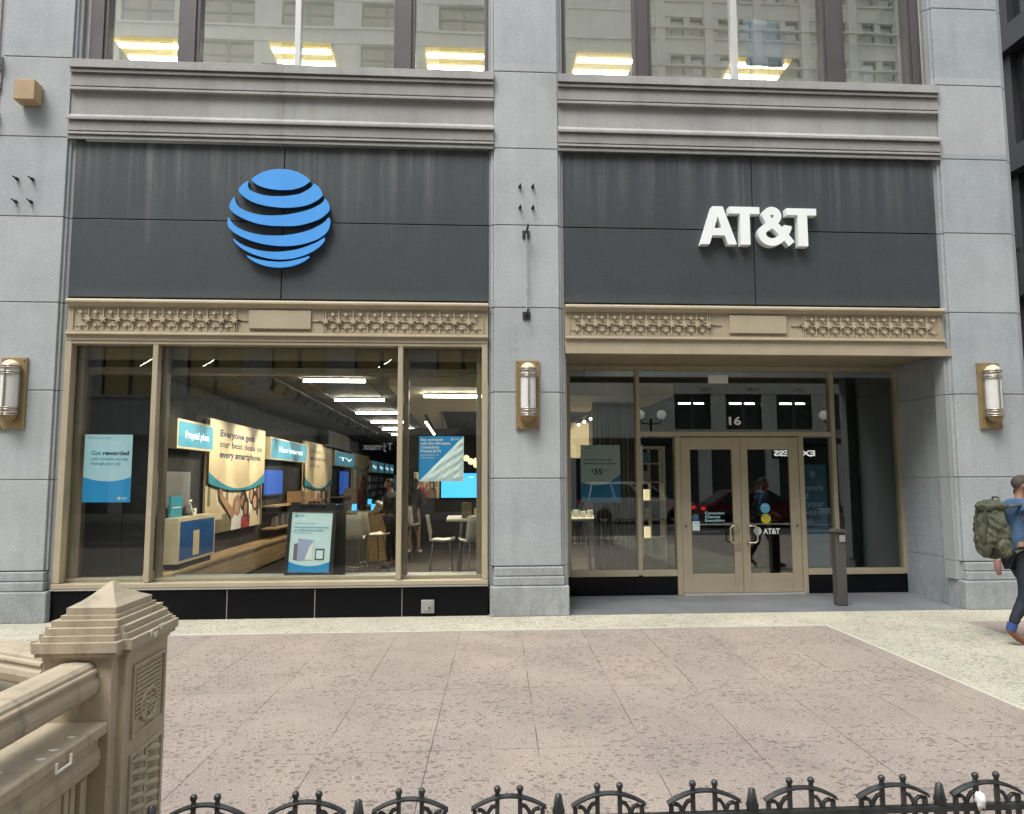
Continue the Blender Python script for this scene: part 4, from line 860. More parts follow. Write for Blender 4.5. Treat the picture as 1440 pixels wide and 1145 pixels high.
for k in range(4): package(1.78+0.12*k, 3.4, 0.09, 0.10+0.02*(k % 2), white_p, 'small white package in the row on the table behind the entrance glass')
k_ = empty('oak_kiosk', (-1.80, 6.9, 0.015), 'slanted oak kiosk with a white top near the shop centre', 'kiosk')
MB().prism([(-0.28, 0), (0.28, 0), (0.32, 1.0), (-0.1, 1.22), (-0.28, 0.85)], (0, -0.25, 0), (1, 0, 0), (0, 0, 1), (0, 0.5, 0), oak).build('body', k_, bevel=0.01); MB().prism([(-0.12, 1.225), (0.34, 0.995), (0.35, 1.02), (-0.11, 1.255)], (0, -0.27, 0), (1, 0, 0), (0, 0, 1), (0, 0.54, 0), white_pl).build('top', k_)
bs = empty('big_screen', (-0.09, 9.0, 1.58), 'large sky blue screen on the back wall beneath the pendant lamps', 'screen'); MB().box(-0.53, 0.53, 0, 0.08, -0.33, 0.33, black).build('case', bs)
b = MB(); Sheet((0, 0, 0), *FR).rect(b, -0.50, -0.30, 0.50, 0.30, 0.003, screen_s); b.build('display', bs); b = MB(); Sheet((0, 0, 0), *FR).text(b, 0.18, 0.19, 0.05, 'AT&T', 0.006, sign_txt, 0.01); b.build('lettering', bs)
ps = empty('photo_panel', (-0.98, 9.0, 1.27), 'small photo panel of people left of the large blue screen', 'picture'); b = MB(); sh = Sheet((-0.28, 0, 0), *FR); sh.board(b, 0, 0, 0.62, 0.64, 0.05, cream_p); b.build('panel', ps); b = MB(); people_print(sh, b, 0.62, 0.62, 1); b.build('photo_print', ps)
kind(MB().box(-1.7, 0.9, 9.09, 9.3, 0.015, 3.0, dark_wall).build('back_wall'))
def pendant(x, y, z, label):
    r = empty('pendant_lamp', (x, y, z), label, 'pendant lamp', 'cluster of glass pendant lamps'); MB().ball((0, 0, 0), 0.068, pend_m).build('glass_globe', r); MB().tube([(0, 0, 0.085), (0, 0, 0.80)], 0.004, black, 5).build('cord', r); return r
p0 = pendant(0.02, 6.0, 2.17, 'upper left globe of the pendant lamp cluster'); dup(p0, (0.12, 6.1, 2.10), 'middle globe of the pendant lamp cluster'); dup(p0, (0.24, 6.2, 2.12), 'upper right globe of the pendant lamp cluster'); dup(p0, (0.23, 5.9, 2.03), 'lowest globe of the pendant lamp cluster')
def lamp(par, loc, aim, watts, ang=70):
    l = bpy.data.lights.new('spot', 'SPOT'); l.energy = watts; l.spot_size = R(ang); l.spot_blend = 0.6; l.shadow_soft_size = 0.06; l.color = (1, 0.86, 0.64)
    o = bpy.data.objects.new('spot_beam', l); COL.objects.link(o); o.parent = par; o.location = loc; o.rotation_euler = (Vector(loc)-Vector(aim)).to_track_quat('Z', 'Y').to_euler()
def track(x, y0, y1, z, lit, label):
    r = empty('track_light', (x, y0, z), label, 'track light', 'spotlight tracks on the shop ceiling'); MB().box(-0.02, 0.02, 0, y1-y0, -0.04, 0.0, black).build('rail', r); n = int((y1-y0)/0.75)
    for k in range(n):
        yy = 0.3+k*0.75; h = MB(); h.tube([(0, yy, -0.04), (0, yy, -0.09)], 0.01, black, 6); h.tube([(0.05, yy-0.03, -0.08), (-0.05, yy+0.03, -0.17)] if not lit else [(0, yy+0.04, -0.08), (0, yy-0.03, -0.13)], 0.035, black, 10)
        if lit: h.ball((0, yy-0.035, -0.137), 0.026, spot_m, 8)
        h.build('spotlight', r)
        if not lit and k in (0, 2, 4, 6, 8, 11, 14): lamp(r, (-0.06, yy+0.04, -0.19), (-1.45, yy+0.25, -1.35), 95 if k < 9 else 70)
    if lit and x > 0: lamp(r, (0, 1.0, -0.2), (-0.4, 4.0, -1.8), 240, 100); lamp(r, (0, 0.3, -0.2), (-0.5, 0.9, -2.0), 150, 90)  # beams added to brighten the beige wall behind the entrance glass
    if lit and x < 0: lamp(r, (0, 0.5, -0.2), (0.6, -1.0, -2.9), 150, 100)  # beam added to lift the stools and the room around them
track(-2.75, 0.9, 14, 3.195, False, 'black spotlight track on the dark ceiling above the posters'); track(-0.78, 5.0, 9.5, 2.995, True, 'track of lit warm spotlights under the beige soffit')
track(2.35, 3.2, 6.5, 2.99, True, 'track of lit spotlights added to brighten the shop behind the left entrance glass')
dk = empty('display_tower', (3.05, 2.5, 0.015), 'tall narrow glass display tower with lit shelves behind the left door sidelight', 'display')
MB().box(-0.20, 0.20, -0.15, 0.15, 0, 0.45, olive_p).build('base', dk); MB().box(-0.20, -0.17, -0.15, 0.15, 0.45, 2.2, white_pl).box(0.17, 0.20, -0.15, 0.15, 0.45, 2.2, white_pl).box(-0.2, 0.2, -0.15, 0.15, 2.2, 2.24, white_pl).box(-0.02, 0.02, 0.1, 0.15, 0.45, 2.2, cream_p).build('frame', dk)
for k in range(5): MB().box(-0.165, 0.165, -0.14, 0.14, 0.75+0.3*k, 0.765+0.3*k, cream_p).box(-0.15, -0.06, -0.13, -0.03, 0.766+0.3*k, 0.94+0.3*k, [pend_m, cream_p, pend_m, skin2, teal][k]).build('shelf', dk)

# accessory racks and more display furniture deeper in the shop
def rack(y0, y1, z0, z1, label):
    r = empty('accessory_rack', (-4.25, y0, z0), label, 'rack', 'accessory racks along the left wall'); MB().box(0, 0.04, 0, y1-y0, 0, z1-z0, grey_wall).build('back_board', r); b = MB(); n = int((y1-y0)/0.42)
    for i in range(n):
        for k in range(4):
            y = 0.1+i*0.42+random.uniform(-0.04, 0.04); z = 0.06+k*(z1-z0)/4.1; b.box(0.06, 0.12, y, y+random.uniform(0.16, 0.26), z, z+random.uniform(0.14, 0.24), random.choice([white_p, teal, red_p, cream_p, ink, sky_p, olive_p, blue_p]))
    kind(b.build('hanging_packs', r), 'stuff')
rack(23.2, 33.0, 0.6, 1.95, 'rack of small coloured accessory packs at the far end of the left wall'); rack(18.4, 22.6, 0.1, 0.52, 'low rack of accessory packs under the farthest wall poster')
def demo_table(x, y, label):
    r = empty('demo_table', (x, y, 0.015), label, 'table', 'oak demo tables in the shop'); MB().box(-0.65, 0.65, -0.4, 0.4, 0.86, 0.92, oak).build('table_top', r, bevel=0.01)
    for sx in (-0.55, 0.55): MB().box(sx-0.06, sx+0.06, -0.3, 0.3, 0.0, 0.86, white_pl).build('leg', r)
    for k in range(5): b = MB(); b.box(-0.5+0.24*k, -0.36+0.24*k, -0.05, 0.05, 0.921, 0.94, ink); b.prism([(-0.06, 0), (0.06, 0), (0.06, 0.16), (-0.06, 0.16)], (-0.43+0.24*k, -0.02, 0.94), (1, 0, 0), (0, 0.3, 1), (0, 0.012, 0), black if k % 2 else screen_s); b.build('demo_phone', r)
    return r
d0 = demo_table(-2.85, 9.6, 'oak demo table with phones in front of the second wall poster'); dup(d0, (-2.6, 14.5, 0.015), 'second oak demo table with phones, deeper in the shop'); dup(d0, (-2.3, 20.0, 0.015), 'third oak demo table with phones near the back of the shop')
for k, (x, c_) in enumerate(((-3.0, teal), (-2.55, cream_p), (-2.1, teal))):
    o = MB().box(x, x+0.32, 22.0, 22.05, 1.0, 1.9, c_).box(x+0.13, x+0.19, 22.0, 22.05, 0.015, 1.0, chrome).build('floor_sign'); tag(o, ['teal floor sign, left of the cream one at the back of the shop', 'cream floor sign between two teal ones at the back of the shop', 'teal floor sign, right of the cream one at the back of the shop'][k], 'sign')
# ------------------------------------------------------------------ subway entrance railing, front left
cast = N('cast_paint')
def _cp(s):
    c = (0.42, 0.357, 0.255); f = s.noise(3, 5); col = s.mix(s.ramp(f, (0.3, 0.0), (0.7, 1.0)), mul(c, 0.85), mul(c, 1.08))
    g = s.noise(1.0, 6, s.scaled((9, 9, 2.2)), 0.7); col = s.mix(s.math('MULTIPLY', s.ramp(g, (0.54, 0.0), (0.72, 1.0)), 0.55), col, (0.13, 0.115, 0.10))
    ch = s.noise(26, 5, None, 0.7); col = s.mix(s.math('MULTIPLY', s.ramp(ch, (0.66, 0.0), (0.70, 1.0)), 0.6), col, (0.09, 0.07, 0.055))
    pit = s.noise(130, 3, None, 0.8); col = s.mix(s.math('MULTIPLY', s.ramp(pit, (0.60, 0.0), (0.70, 1.0)), 0.55), col, (0.17, 0.14, 0.105))
    wp = s.noise(38, 5, None, 0.75); col = s.mix(s.math('MULTIPLY', s.ramp(wp, (0.685, 0.0), (0.70, 1.0)), 0.7), col, (0.66, 0.62, 0.54))
    s.bump(s.math('ADD', s.noise(60, 5, None, 0.7), s.math('MULTIPLY', ch, 0.8)), 0.4, 0.006); return s.out(col, 0.6)
cast = _cp(cast)
chip = paint('white_chip', (0.75, 0.73, 0.68), 0.7, 0, 0.1)
SR = empty('subway_railing', (-1.372, -6.60, 0.0), 'beige painted stone and iron subway entrance railing with a pyramid capped post', 'railing')
def cross(hx, hy, n, m_=None):
    q = n if m_ is None else m_
    return [(hx-n, hy), (-hx+n, hy), (-hx+n, hy-q), (-hx, hy-q), (-hx, -hy+q), (-hx+n, -hy+q), (-hx+n, -hy), (hx-n, -hy), (hx-n, -hy+q), (hx, -hy+q), (hx, hy-q), (hx-n, hy-q)]
def plan(b, poly, z0, z1, mat=cast, o=(0, 0)): b.prism(poly, (o[0], o[1], z0), (1, 0, 0), (0, 1, 0), (0, 0, z1-z0), mat)
sq = lambda hx, hy: [(hx, hy), (-hx, hy), (-hx, -hy), (hx, -hy)]
m = MB(); plan(m, cross(0.148, 0.235, 0.030, 0.045), 0.0, 1.085); plan(m, cross(0.155, 0.242, 0.032, 0.045), 1.0855, 1.10); m.build('post_shaft', SR, bevel=0.005)
m = MB(); plan(m, cross(0.170, 0.262, 0.030, 0.05), 1.1005, 1.115); plan(m, cross(0.178, 0.270, 0.030, 0.05), 1.1155, 1.150)
plan(m, cross(0.158, 0.250, 0.028, 0.045), 1.1505, 1.170); plan(m, cross(0.142, 0.232, 0.022, 0.035), 1.1705, 1.194); plan(m, sq(0.118, 0.205), 1.1945, 1.216); plan(m, sq(0.100, 0.178), 1.2165, 1.230)
plan(m, sq(0.090, 0.160), 1.2305, 1.254); m.build('post_cap', SR, bevel=0.005)
lev = [(1.0, 1.2545), (0.72, 1.270), (0.45, 1.292), (0.22, 1.315), (0.07, 1.331)]
vs = []; 
for k, z in lev: vs += [(0.088*k*a, 0.158*k*c, z) for a, c in ((1, 1), (-1, 1), (-1, -1), (1, -1))]
fs = [(4*i+j, 4*i+(j+1) % 4, 4*i+4+(j+1) % 4, 4*i+4+j) for i in range(len(lev)-1) for j in range(4)]+[tuple(range(len(vs)-4, len(vs)))]
MB().add(vs, fs, cast).build('post_pyramid', SR, bevel=0.003)
# relief panels on the +X face of the post
fx = 0.148
m = MB()
def relief(b, y0, y1, z0, z1, t=0.010, w_=0.012):
    b.box(fx-0.004, fx+t, y0, y1, z1-w_, z1, cast); b.box(fx-0.004, fx+t, y0, y1, z0, z0+w_, cast); b.box(fx-0.004, fx+t, y0, y0+w_, z0+w_+0.0005, z1-w_-0.0005, cast); b.box(fx-0.004, fx+t, y1-w_, y1, z0+w_+0.0005, z1-w_-0.0005, cast)
relief(m, -0.14, 0.15, 0.775, 1.04)
for k in range(11): m.box(fx-0.004, fx+0.007, -0.11, 0.12, 1.012-0.0165*k-0.008, 1.012-0.0165*k, cast)
ring = [(0.075*math.cos(math.pi*k/12), 0.075*math.sin(math.pi*k/12)) for k in range(25)]
m.tube([(fx+0.004, 0.01+a, 0.865+c*0.75) for a, c in ring], 0.008, cast, 6); m.ball((fx, 0.01, 0.865), 0.014, cast, 8)
for k in range(5): m.tube([(fx+0.003, 0.01, 0.865), (fx+0.003, 0.01+0.06*math.cos(k*1.25), 0.865+0.045*math.sin(k*1.25))], 0.005, cast, 5)
m.build('upper_relief', SR)
m = MB(); relief(m, -0.14, 0.15, 0.12, 0.72)
m.box(fx-0.004, fx+0.006, 0.0, 0.010, 0.135, 0.705, cast)
for k in range(13):
    for sy in (-1, 1):
        z = 0.675-0.043*k; y = 0.005+sy*0.066
        m.tube([(fx-0.004, y-0.052, z+0.012), (fx+0.005, y-0.02, z+0.010), (fx+0.010, y+0.018, z+0.002), (fx-0.004, y+0.052, z-0.012)], [0.005, 0.015, 0.015, 0.004], cast, 8)
m.build('lower_relief', SR)
RP = [(0.0, 1.082), (0.045, 1.078), (0.058, 1.066), (0.060, 1.056), (0.070, 1.053), (0.072, 1.042), (0.064, 1.036), (0.064, 1.026), (0.074, 1.020), (0.078, 1.0), (0.072, 0.975), (0.055, 0.958), (0.04, 0.952)]
RP = RP+[(-a, z) for a, z in RP[::-1][:-1]]
LP = [(0.10, 0.872), (0.105, 0.868), (0.105, 0.835), (0.075, 0.82), (0.075, 0.79), (0.083, 0.78), (0.088, 0.755), (0.083, 0.725), (0.070, 0.712), (0.045, 0.705), (0.045, 0.02), (-0.045, 0.02), (-0.045, 0.705), (-0.22, 0.72), (-0.22, 0.872)]
def run(org, rz, length, dx):
    e = []
    def put(mb, name):
        o = mb.build(name, SR, bevel=0.003); o.location = (org[0]+1.372, org[1]+6.60, 0); o.rotation_euler = (0, 0, rz); return o
    m = MB(); m.prism(RP[::-1], (0, 0, 0), (1, 0, 0), (0, 0, 1), (0, -length, 0), cast); put(m, 'hand_rail')
    m = MB(); m.prism([(a+dx, z) for a, z in LP[::-1]], (0, 0, 0), (1, 0, 0), (0, 0, 1), (0, -length, 0), cast); put(m, 'ledge_wall')
    m = MB()
    for k in range(int(length/0.55)):
        for d_ in (0.05, 0.10, 0.14, 0.47): m.box(dx+0.045, dx+0.062 if d_ in (0.05, 0.47) else dx+0.055, -0.55*k-d_-0.028, -0.55*k-d_, 0.06, 0.70, cast)
        m.box(dx+0.045, dx+0.06, -0.55*k-0.44, -0.55*k-0.17, 0.06, 0.10, cast)
    put(m, 'wall_panel')
run((-1.372, -6.838), 0.0, 3.1, 0.008)
run((-1.515, -6.68), R(-120), 3.0, 0.0)
m = MB(); m.box(0.125, 0.131, -0.60, -0.51, 0.828, 0.833, chip).box(0.125, 0.131, -0.60, -0.595, 0.833, 0.86, chip).box(0.125, 0.131, -0.515, -0.51, 0.833, 0.86, chip); m.build('metal_clip', SR)
for (x, y, z, r) in ((0.07, -0.40, 0.873, 0.016), (0.075, -0.52, 0.873, 0.02), (0.08, -0.60, 0.873, 0.018), (0.02, -0.70, 0.873, 0.012)): MB().prism([(r*(0.7+0.5*math.sin(k*2.3))*math.cos(k*0.785), r*0.5*math.sin(k*0.785)) for k in range(8)], (x, y, z-0.0015), (1, 0, 0), (0, 1, 0), (0, 0, 0.003), chip).build('chipped_paint', SR)
for (y, z, s_) in ((-0.02, 1.128, 0.025), (0.03, 1.148, 0.02), (-0.06, 1.14, 0.015)): MB().prism([(-s_, 0.01), (s_*0.2, -0.014), (s_, 0.012)], (0.1775, y, z), (0, 1, 0), (0, 0, 1), (0.002, 0, 0), chip).build('chipped_paint', SR)

# ------------------------------------------------------------------ low iron fence at the kerb
iron = N('black_iron')
def _i(s):
    f = s.noise(14, 4); return s.out(s.mix(s.ramp(f, (0.4, 0.0), (0.7, 1.0)), (0.012, 0.015, 0.016), (0.04, 0.045, 0.045)), s.ramp(s.noise(25, 3), (0.3, 0.25), (0.7, 0.5)), 0.0, 0.6)
iron = _i(iron)
F = empty('iron_fence', (0, -6.85, 0), 'low black iron fence of small arches with ball finials at the pavement edge', 'fence')
MB().box(-2.0, 4.0, -0.014, 0.014, 0.488, 0.510, iron).box(-2.0, 4.0, -0.014, 0.014, 0.12, 0.14, iron).build('rail', F, bevel=0.003)
A0 = empty('arch_panel', (0, 0, 0)); A0.parent = F
def arch_pts(w_, z0, h, n=14): return [(w_*(2*i/n-1), 0, z0+h*(1-(2*i/n-1)**2)) for i in range(n+1)]
m = MB(); ap = arch_pts(0.135, 0.537, 0.042)
vs = []
for p in ap: vs += [(p[0], -0.013, p[2]+0.003), (p[0], 0.013, p[2]+0.003), (p[0], 0.016, p[2]+0.010), (p[0], 0.0, p[2]+0.016), (p[0], -0.016, p[2]+0.010)]
fs = [(5*i+k, 5*i+5+k, 5*i+5+(k+1) % 5, 5*i+(k+1) % 5) for i in range(len(ap)-1) for k in range(5)]+[(0, 1, 2, 3, 4), tuple(5*(len(ap)-1)+k for k in (4, 3, 2, 1, 0))]
m.add(vs, fs, iron); m.build('arch', A0)
m = MB()
for x in (-0.122, -0.041, 0.041, 0.122): m.box(x-0.0078, x+0.0078, -0.0078, 0.0078, 0.01, (0.575 if abs(x) < 0.1 else 0.541), iron)
for x in (-0.082, 0.082): m.box(x-0.008, x+0.008, -0.008, 0.008, 0.01, 0.512, iron)
m.build('bar', A0, bevel=0.002)
for s_ in (-1, 1):
    m = MB()
    for a, c in ((0.112, 0.081), (0.048, 0.081)): m.tube([(s_*a, 0, 0.553 if a < 0.1 else 0.540), (s_*(a*0.6+c*0.4), 0, 0.549 if a < 0.1 else 0.54), (s_*(a*0.25+c*0.75), 0, 0.533), (s_*c, 0, 0.511)], 0.0075, iron, 6)
    m.build('scroll', A0)
for s_ in (-1, 1): MB().ball((s_*0.041, 0, 0.610), 0.0130, iron, 14).lathe([(0.011, 0.585), (0.008, 0.60)], (s_*0.041, 0, 0), iron, 10).build('ball_finial', A0)
def copy_in(root, par, loc):
    c = root.copy(); COL.objects.link(c); c.parent = par; c.location = loc
    for ch in root.children: k = ch.copy(); COL.objects.link(k); k.parent = c
    return c
sp0 = MB().box(-0.016, 0.016, -0.016, 0.016, 0.0, 0.515, iron).lathe([(0.020, 0.515), (0.024, 0.530), (0.019, 0.545), (0.012, 0.585), (0.0001, 0.592)], (0, 0, 0), iron, 12).build('spire_post', F)
sx = [-1.09+0.715*k for k in range(7)]
first = True
for k, x in enumerate(sx):
    if k: c = sp0.copy(); COL.objects.link(c); c.parent = F; c.location = (x, 0, 0)
    else: sp0.location = (x, 0, 0)
    for dx_ in (0.183, 0.535):
        if first: A0.location = (x+dx_, 0, 0); first = False
        else: copy_in(A0, F, (x+dx_, 0, 0))
vs = []; fs = []
wad = MB().ball((0, 0, 0), 0.021, white_p, 12, 1.5); random.seed(3)
wad.v = [tuple(c*(0.55+0.75*random.random()) for c in p) for p in wad.v]
o = wad.build('tissue_wad', loc=(1.905, -6.885, 0.535)); tag(o, 'crumpled white tissue caught in the iron fence at the right', 'litter')

# ------------------------------------------------------------------ people
def skin(name, V, Eg, mats, parent, root=0, sub=1):
    me = bpy.data.meshes.new(name); ks = list(V); me.from_pydata([V[k][0] for k in ks], [], [] ); me.edges.add(len(Eg))
    for e, (a, c) in zip(me.edges, Eg): e.vertices = (ks.index(a), ks.index(c))
    me.update(); o = bpy.data.objects.new(name, me); COL.objects.link(o)
    md = o.modifiers.new('skin', 'SKIN'); md.use_smooth_shade = True
    for i, k in enumerate(ks):
        r = V[k][1]; me.skin_vertices[0].data[i].radius = r if isinstance(r, tuple) else (r, r); me.skin_vertices[0].data[i].use_root = (i == root)
    o.modifiers.new('sub', 'SUBSURF').levels = sub; o.modifiers['sub'].render_levels = sub
    dg = bpy.context.evaluated_depsgraph_get(); dg.update(); nm = bpy.data.meshes.new_from_object(o.evaluated_get(dg)); o.modifiers.clear(); o.data = nm
    nm.materials.clear(); nm.materials.append(mats)
    for p in nm.polygons: p.use_smooth = True; p.material_index = 0
    if parent is not None: o.parent = parent
    return o
from mathutils import noise as mn
def crumple(o, amp, sc, lev=2):
    sb = o.modifiers.new('s', 'SUBSURF'); sb.levels = lev; dg = bpy.context.evaluated_depsgraph_get(); dg.update(); nm = bpy.data.meshes.new_from_object(o.evaluated_get(dg)); o.modifiers.clear(); o.data = nm
    for v in nm.vertices:
        p = Vector((v.co.x*sc, v.co.y*sc*0.8, v.co.z*sc*1.3+v.co.x*sc*0.7)); f = (1-3*abs(mn.noise(p)))*0.65-abs(mn.noise(p*2.6))*0.8+0.2; v.co += v.normal*amp*f
    for p in nm.polygons: p.use_smooth = True
    return o
def person(loc, rz, label, J, skin_m, hair_m, top_m, leg_m, shoe_m, group=None, dress=False, hair_long=False):
    """J: joint positions, x forward, y left, z up"""
    r = empty('person', loc, label, 'person', group, rz); j = lambda n: Vector(J[n])
    V = {}; E_ = []
    def ad(n, p, rad, to=None):
        V[n] = (tuple(p), rad)
        if to: E_.append((to, n))
    ad('pel', j('pel'), 0.10); ad('waist', j('pel').lerp(j('chest'), 0.45), 0.095, 'pel'); ad('chest', j('chest'), 0.098, 'waist'); ad('neck', j('neck'), 0.052, 'chest')
    hd = (j('head')-j('neck')).normalized(); ad('jaw', j('neck')+hd*0.07, 0.055, 'neck'); ad('face', j('head')+Vector((0.012, 0, -0.03)), (0.082, 0.072), 'jaw'); ad('skull', j('head')+Vector((-0.005, 0, 0.05)), (0.092, 0.078), 'face'); ad('crown', j('head')+Vector((-0.005, 0, 0.10)), 0.05, 'skull')
    ad('nose', j('head')+Vector((0.105, 0, -0.025)), 0.012, 'face')
    for s_, nm in ((1, 'l'), (-1, 'r')):
        ad('ear'+nm, j('head')+Vector((-0.01, s_*0.085, -0.01)), 0.014, 'face')
        ad('sho'+nm, j('sho'+nm)+Vector((0, 0, -0.02)), 0.036, 'chest'); ad('elb'+nm, j('elb'+nm), 0.028, 'sho'+nm); ad('wri'+nm, j('wri'+nm), 0.027, 'elb'+nm)
        d = (j('wri'+nm)-j('elb'+nm)).normalized(); palm = j('wri'+nm)+d*0.075; ad('palm'+nm, palm, (0.034, 0.018), 'wri'+nm)
        side = d.cross(Vector((0, 1, 0))); side = side.normalized() if side.length > 0.1 else Vector((1, 0, 0))
        for q, (off, ln) in enumerate(((-0.027, 0.062), (-0.009, 0.075), (0.009, 0.07), (0.027, 0.055))):
            a1 = palm+d*0.035+side*off; ad('f%d%s' % (q, nm), a1, 0.010, 'palm'+nm); ad('g%d%s' % (q, nm), a1+d*ln*0.6+Vector((0, -s_*0.012, 0)), 0.009, 'f%d%s' % (q, nm)); ad('h%d%s' % (q, nm), a1+d*ln+Vector((0, -s_*0.03, 0)), 0.007, 'g%d%s' % (q, nm))
        ad('th'+nm, j('wri'+nm)+d*0.05+side*0.045, 0.010, 'palm'+nm)
        ad('hip'+nm, j('hip'+nm), 0.085, 'pel'); ad('kne'+nm, j('kne'+nm), 0.046, 'hip'+nm); ad('cal'+nm, j('kne'+nm).lerp(j('ank'+nm), 0.3), 0.046, 'kne'+nm); ad('ank'+nm, j('ank'+nm), 0.036, 'cal'+nm); ad('toe'+nm, j('toe'+nm), 0.032, 'ank'+nm)
    skin('body', V, E_, skin_m, r, 0, 2)
    tv, te = {}, []
    def td(n, p, rad, to=None):
        tv[n] = (tuple(p), rad)
        if to: te.append((to, n))
    td('w', j('pel').lerp(j('chest'), 0.40), (0.135, 0.155)); td('hem', j('pel')+Vector((0, 0, -0.03)), (0.135, 0.16), 'w'); td('c', j('chest')+Vector((0, 0, 0.0)), (0.132, 0.17), 'w'); td('uc', j('chest')+Vector((0, 0, 0.085)), (0.115, 0.14), 'c'); td('n', j('neck')+Vector((-0.005, 0, 0.0)), 0.070, 'uc')
    for nm in 'lr': td('s'+nm, j('sho'+nm), 0.088, 'uc'); td('e'+nm, j('elb'+nm), 0.066, 's'+nm); td('u'+nm, j('elb'+nm).lerp(j('wri'+nm), 0.93 if not dress else 0.2), 0.050, 'e'+nm)
    if dress: td('sk', j('pel')+Vector((0, 0, -0.28)), (0.17, 0.19), 'hem'); td('sk2', j('pel')+Vector((0, 0, -0.42)), (0.19, 0.20), 'sk')
    o_ = skin('dress' if dress else 'shirt', tv, te, top_m, r); crumple(o_, 0.007, 9.0, 1)
    if not dress:
        lv, le = {'p': (tuple(j('pel')+Vector((0, 0, 0.02))), (0.12, 0.145))}, []
        for nm in 'lr':
            for n, p, rad, to in (('h', j('hip'+nm), 0.098, 'p'), ('k', j('kne'+nm), 0.072, 'h'+nm), ('c', j('kne'+nm).lerp(j('ank'+nm), 0.45), 0.064, 'k'+nm), ('a', j('kne'+nm).lerp(j('ank'+nm), 0.90), 0.055, 'c'+nm)): lv[n+nm] = (tuple(p), rad); le.append((to, n+nm))
        o_ = skin('trousers', lv, le, leg_m, r); crumple(o_, 0.006, 9.0, 1)
    for nm in 'lr':
        a, t = j('ank'+nm), j('toe'+nm); d = (t-a); hl = a+Vector((-d.x*0.28, 0, -0.045)) if abs(d.z) < 0.09 else a-d*0.22
        skin('shoe', {'a': (tuple(a*0.6+t*0.4+Vector((0, 0, -0.01))), 0.046), 'h': (tuple(hl), 0.040), 't': (tuple(t), (0.045, 0.032)), 'tt': (tuple(t+d.normalized()*0.03), 0.030)}, [('a', 'h'), ('a', 't'), ('t', 'tt')], shoe_m, r)
    hb = MB(); hc = j('head'); n1, n2 = 22, 10; vs = []
    for b_ in range(n2+1):
        for a_ in range(n1):
            az = 2*math.pi*a_/n1; lim = 1.48-0.66*math.cos(az) if not hair_long else 1.75-0.75*math.cos(az); q = lim*b_/n2
            g = 1+0.015*math.sin(9*az+5*b_); vs.append((hc.x-0.008+0.0965*math.sin(q)*math.cos(az)*g, hc.y+0.083*math.sin(q)*math.sin(az)*g, hc.z+0.042+0.088*math.cos(q)*g))
    fs = [(b_*n1+a_, (b_+1)*n1+a_, (b_+1)*n1+(a_+1) % n1, b_*n1+(a_+1) % n1) for b_ in range(n2) for a_ in range(n1)]
    if hair_long: hb.tube([hc+Vector((-0.075, 0, 0.03)), hc+Vector((-0.105, 0, -0.08)), hc+Vector((-0.11, 0, -0.2)), hc+Vector((-0.10, 0, -0.30))], [0.06, 0.07, 0.06, 0.02], hair_m, 12)
    hb.add(vs, fs, hair_m, True).build('hair', r); return r
skin_b = paint('skin_brown', (0.30, 0.165, 0.11), 0.5, 0, 0.1); hair_g = paint('hair_cropped', (0.055, 0.042, 0.036), 0.8, 0, 0.3); hair_d = paint('hair_dark', (0.018, 0.014, 0.012), 0.6, 0, 0.2)
denim = N('denim_shirt')
def _d(s):
    f = s.noise(300, 2); g = s.noise(5, 5); s.bump(s.noise(9, 4), 0.5, 0.02); return s.out(s.mix(s.ramp(g, (0.3, 0.0), (0.7, 1.0)), (0.025, 0.065, 0.135), (0.06, 0.125, 0.22)), 0.85)
denim = _d(denim); jeans = paint('navy_trousers', (0.012, 0.016, 0.03), 0.8, 0, 0.3); brown_l = paint('brown_leather', (0.20, 0.085, 0.045), 0.45, 0, 0.2); black_c = paint('black_cloth', (0.014, 0.014, 0.016), 0.85, 0, 0.3); grey_c = paint('grey_cloth', (0.045, 0.045, 0.05), 0.85, 0, 0.3); red_m = paint('red_mask', (0.55, 0.05, 0.04), 0.7, 0, 0.1); sock = paint('blue_sock', (0.02, 0.06, 0.20), 0.8, 0, 0.1)
olive = N('olive_canvas')
def _ol(s):
    g = s.noise(7, 5); s.bump(s.noise(11, 5), 0.8, 0.03); return s.out(s.mix(s.ramp(g, (0.3, 0.0), (0.7, 1.0)), (0.028, 0.034, 0.019), (0.098, 0.106, 0.065)), 0.85)
olive = _ol(olive)
WALK = dict(pel=(0, 0, 0.93), chest=(0.05, 0, 1.34), neck=(0.07, 0, 1.50), head=(0.10, 0, 1.625), shol=(0.05, 0.19, 1.41), shor=(0.05, -0.19, 1.41), elbl=(-0.10, 0.24, 1.15), wril=(0.02, 0.22, 0.93), elbr=(0.16, -0.23, 1.16), wrir=(0.36, -0.20, 1.03),
            hipl=(0.01, 0.09, 0.90), hipr=(0.0, -0.09, 0.90), kner=(-0.02, -0.10, 0.50), ankr=(-0.21, -0.10, 0.165), toer=(-0.08, -0.10, 0.045), knel=(0.20, 0.09, 0.49), ankl=(0.27, 0.09, 0.085), toel=(0.43, 0.09, 0.035))
man = person((5.83, -2.0, 0.0), 0.0, 'man in blue denim shirt and red mask walking right with a green backpack', WALK, skin_b, hair_g, denim, jeans, brown_l)
m = MB(); m.lathe([(0.078, -0.075), (0.094, -0.045), (0.096, -0.01), (0.088, 0.01)], (0.105, 0, 1.60), red_m, 16, 'Z', R(-115), R(115)); m.build('face_mask', man)
m = MB(); m.tube([(-0.205, -0.10, 0.15), (-0.178, -0.10, 0.225)], [0.047, 0.050], sock, 12); m.build('sock', man)
